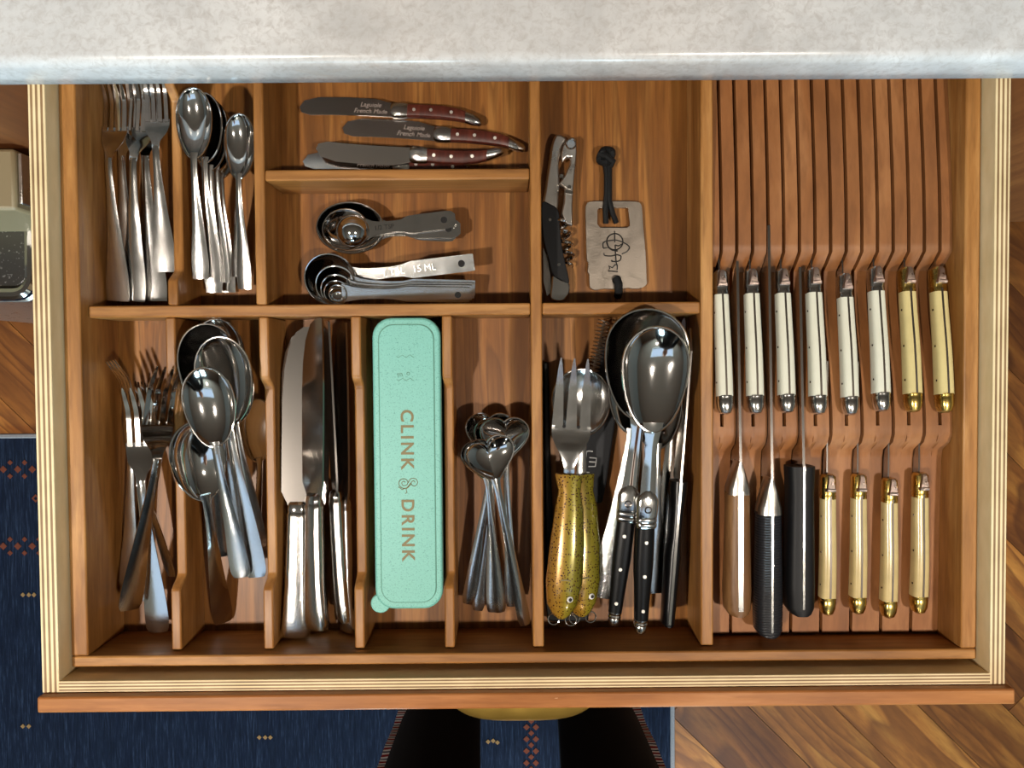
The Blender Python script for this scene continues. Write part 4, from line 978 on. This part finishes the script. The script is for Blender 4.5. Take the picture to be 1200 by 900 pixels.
# serrated knife on edge
zk_ = .868
a = P(784.5, 736, zk_); b = P(813, 384, zk_); nk_ = P(796, 565, zk_)
sk = thing('bread_knife', 'black-handled knife standing on edge against the wall of the knife rack', 'knife', a)
d = (b-a).normalized(); xx = d.cross(Vector((0, 0, 1)))
L = (nk_-a).length; LB = (b-a).length
fr = lambda x, y, z: tuple(a+xx*x+d*y+Vector((0, 0, z)))
hb_ = MB().loft([(L*q, w, .0105, -.0105, 0) for q, w in ((0, .004), (.015, .0058), (.12, .0062), (.3, .0066), (.48, .0074), (.62, .0056), (.8, .0062), (.95, .0080), (1, .0078))], 16, 2.6); hb_.v = [fr(*v) for v in hb_.v]; part('handle', hb_, M['black'], sk)
sp_ = MB().box(-.0011, .0011, L*.02, L, -.004, .0004); sp_.v = [fr(*v) for v in sp_.v]; part('tang', sp_, M['steel'], sk)
bld = [(L-.002, -.0005), (LB-.02, -.001), (LB, -.012), (LB-.01, -.026)]
nT = 26
for i in range(nT): yy = LB-.012-(LB-L-.012)*i/nT; bld += [(yy, -.030), (yy-.0025, -.0285)]
bld += [(L-.002, -.024)]
bm_ = MB().prism(bld, -.0008, .0008, 'x'); bm_.v = [fr(*v) for v in bm_.v]; part('blade', bm_, M['blade'], sk, 0, 0)
# ================================================================== STEEL BIN AT LEFT
zb = .52
bx1 = P(38, 300, zb).x; by0 = P(20, 353, zb).y; by1 = yf-.004; bx0 = bx1-.34
bn = thing('steel_bin', 'stainless steel box with rounded rim standing on the floor left of the drawer', 'bin', ((bx0+bx1)/2, (by0+by1)/2, 0))
def rr(x0, x1, y0, y1, r, n=6):
    out = []
    for cx, cy, a0 in ((x1-r, y1-r, 0), (x0+r, y1-r, 90), (x0+r, y0+r, 180), (x1-r, y0+r, 270)):
        for i in range(n): q = R(a0+90*i/(n-1)); out.append((cx+r*math.cos(q), cy+r*math.sin(q)))
    return out
part('body', MB().prism(rr(bx0, bx1, by0, by1, .02), .001, zb-.012), M['steel_brushed'], bn, .002)
part('rim', MB().tube([(x, y, zb-.006) for x, y in rr(bx0+.006, bx1-.004, by0+.010, by1-.006, .022)], .009, 10, True), M['steel'], bn)
part('lid', MB().prism(rr(bx0+.012, bx1-.010, by0+.02, by1-.012, .016), zb-.012, zb-.003), M['bin_top'], bn, .002)
cx1 = P(17, 200, .66).x; cy0 = P(10, 246, .66).y
part('beige_cover', MB().box(bx0+.04, cx1, cy0, by1-.002, zb-.003, .66), M['beige'], bn, .004)
part('hinge_bracket', MB().box(cx1+.0005, cx1+.005, cy0+.008, by1-.006, zb-.003, .655).box(cx1+.005, bx1-.004, P(20, 250, zb).y, P(20, 222, zb).y, zb-.012, zb+.012), M['steel_brushed'], bn, .001)
# ================================================================== PERSON (only the trousers reach into the picture)
def person():
    zk = .60
    lx, rx = (P(445, 866, zk).x+P(562, 866, zk).x)/2, (P(664, 866, zk).x+P(770, 866, zk).x)/2
    hx = (lx+rx)/2; y = -.525
    t = thing('person', 'person in black trousers with a patterned side stripe standing on the rug', 'person', (hx, y, 0))
    V = []; E = []; Rr = []
    def j(x, y_, z, r): V.append((x-hx, y_-y, z)); Rr.append(r); return len(V)-1
    def c(a, b): E.append((a, b))
    pel = j(hx, y-.02, .93, (.135, .10))
    for sx_, x in ((-1, lx), (1, rx)):
        hp = j(hx+sx_*.085, y-.01, .84, (.080, .085)); th = j(x, y, .68, (.070, .072)); kn_ = j(x, y+.005, .50, (.062, .064)); cf = j(x+sx_*.003, y-.01, .32, (.058, .060)); an = j(x+sx_*.005, y-.02, .09, (.055, .058)); 
        for a_, b_ in ((pel, hp), (hp, th), (th, kn_), (kn_, cf), (cf, an)): c(a_, b_)
    wa = j(hx, y-.02, 1.08, (.13, .09)); ch = j(hx, y-.03, 1.28, (.155, .105)); sh = j(hx, y-.03, 1.40, (.12, .08)); ne = j(hx, y-.02, 1.49, (.052, .052))
    for a_, b_ in ((pel, wa), (wa, ch), (ch, sh), (sh, ne)): c(a_, b_)
    for s_ in (-1, 1):
        so = j(hx+s_*.18, y-.03, 1.39, (.058, .058)); el = j(hx+s_*.25, y-.07, 1.12, (.043, .043)); wr = j(hx+s_*.245, y-.03, .90, (.03, .03)); 
        for a_, b_ in ((sh, so), (so, el), (el, wr)): c(a_, b_)
    def skinned(name, V, E, Rr, mat, root=0):
        me = bpy.data.meshes.new(name); me.from_pydata(V, E, []); o = link(name, me, t)
        sm = o.modifiers.new('skin', 'SKIN'); ss = o.modifiers.new('sub', 'SUBSURF'); ss.levels = 2; ss.render_levels = 2
        for i, r_ in enumerate(Rr): me.skin_vertices[0].data[i].radius = r_
        me.skin_vertices[0].data[root].use_root = True; sm.use_smooth_shade = True
        me.materials.append(mat); return o
    body = skinned('clothed_body', V, E, Rr, M['trouser'])
    # head, hands and shoes
    hd = MB(); hz = 1.61; hy = y+.0
    hd.ball((hx, hy, hz), .1, (.76, .95, 1.2), 18, 14); hd.tube([(hx, hy-.02, 1.47), (hx, hy-.01, 1.55)], [.05, .046], 12); hd.ball((hx, hy+.098, hz-.01), .016, (.8, 1.1, 1.3)); hd.ball((hx-.078, hy-.005, hz), .022, (.4, .8, 1.2)); hd.ball((hx+.078, hy-.005, hz), .022, (.4, .8, 1.2))
    h_ = part('head', hd, M['skin'], t)
    for s_ in (-1, 1): part('eye', MB().ball((hx+s_*.03, hy+.084, hz+.015), .011), M['white_print'], h_); 
    part('mouth', MB().ball((hx, hy+.088, hz-.052), .02, (1, .4, .25)), M['rust_wool'], h_)
    part('hair', MB().ball((hx, hy-.012, hz+.028), .104, (.80, .95, 1.12), 18, 14), M['hair'], h_)
    for s_ in (-1, 1):
        V2 = []; E2 = []; R2 = []
        bx, by, bz = hx+s_*.245, y-.03, .90
        def k(x, yy, z, r): V2.append((bx-hx+s_*x, by-y+yy, bz+z)); R2.append((r, r)); return len(V2)-1
        w = k(0, 0, 0, .024); pm = k(0, .006, -.05, .030); pe = k(0, .01, -.085, .026); E2 += [(w, pm), (pm, pe)]
        for i, (dy, ln) in enumerate(((.026, .065), (.009, .075), (-.008, .07), (-.024, .055))):
            f1 = k(.002, .01+dy, -.10, .009); f2 = k(-.004, .012+dy, -.10-ln*.5, .0085); f3 = k(-.014, .013+dy, -.10-ln, .0075); E2 += [(pe, f1), (f1, f2), (f2, f3)]
        t1 = k(-.008, .038, -.045, .011); t2 = k(-.014, .050, -.08, .009); E2 += [(pm, t1), (t1, t2)]
        skinned('hand', V2, E2, R2, M['skin'])
    for s_, x in ((-1, lx), (1, rx)):
        so = MB().loft([(y-.10+.27*q, w, h, h+.004+.0095, x+s_*.008*q) for q, w, h in ((0, .018, .02), (.04, .032, .034), (.25, .038, .045), (.5, .044, .036), (.8, .046, .026), (.96, .034, .018), (1, .016, .010))], 14, 2.4)
        part('shoe', so, M['shoe'], t)
    # woven stripe down the outer side of each trouser leg
    for s_, x in ((-1, lx), (1, rx)):
        rows = []
        for z in np.linspace(.12, .84, 26):
            rad = cr([(.12, .053), (.32, .055), (.5, .058), (.68, .0655), (.84, .080)], z); xc = cr([(.12, x+s_*.005), (.5, x), (.68, x), (.84, hx+s_*.085)], z)
            wob = .002*math.sin(z*60)
            rows.append([(xc+s_*(rad+e), y+.012+wob+w_, z) for e, w_ in ((-.012, .020), (.003, .020), (.0055, .0), (.003, -.020), (-.012, -.020))])
        part('side_stripe', MB().skin(rows), M['stripe'], t)
person()
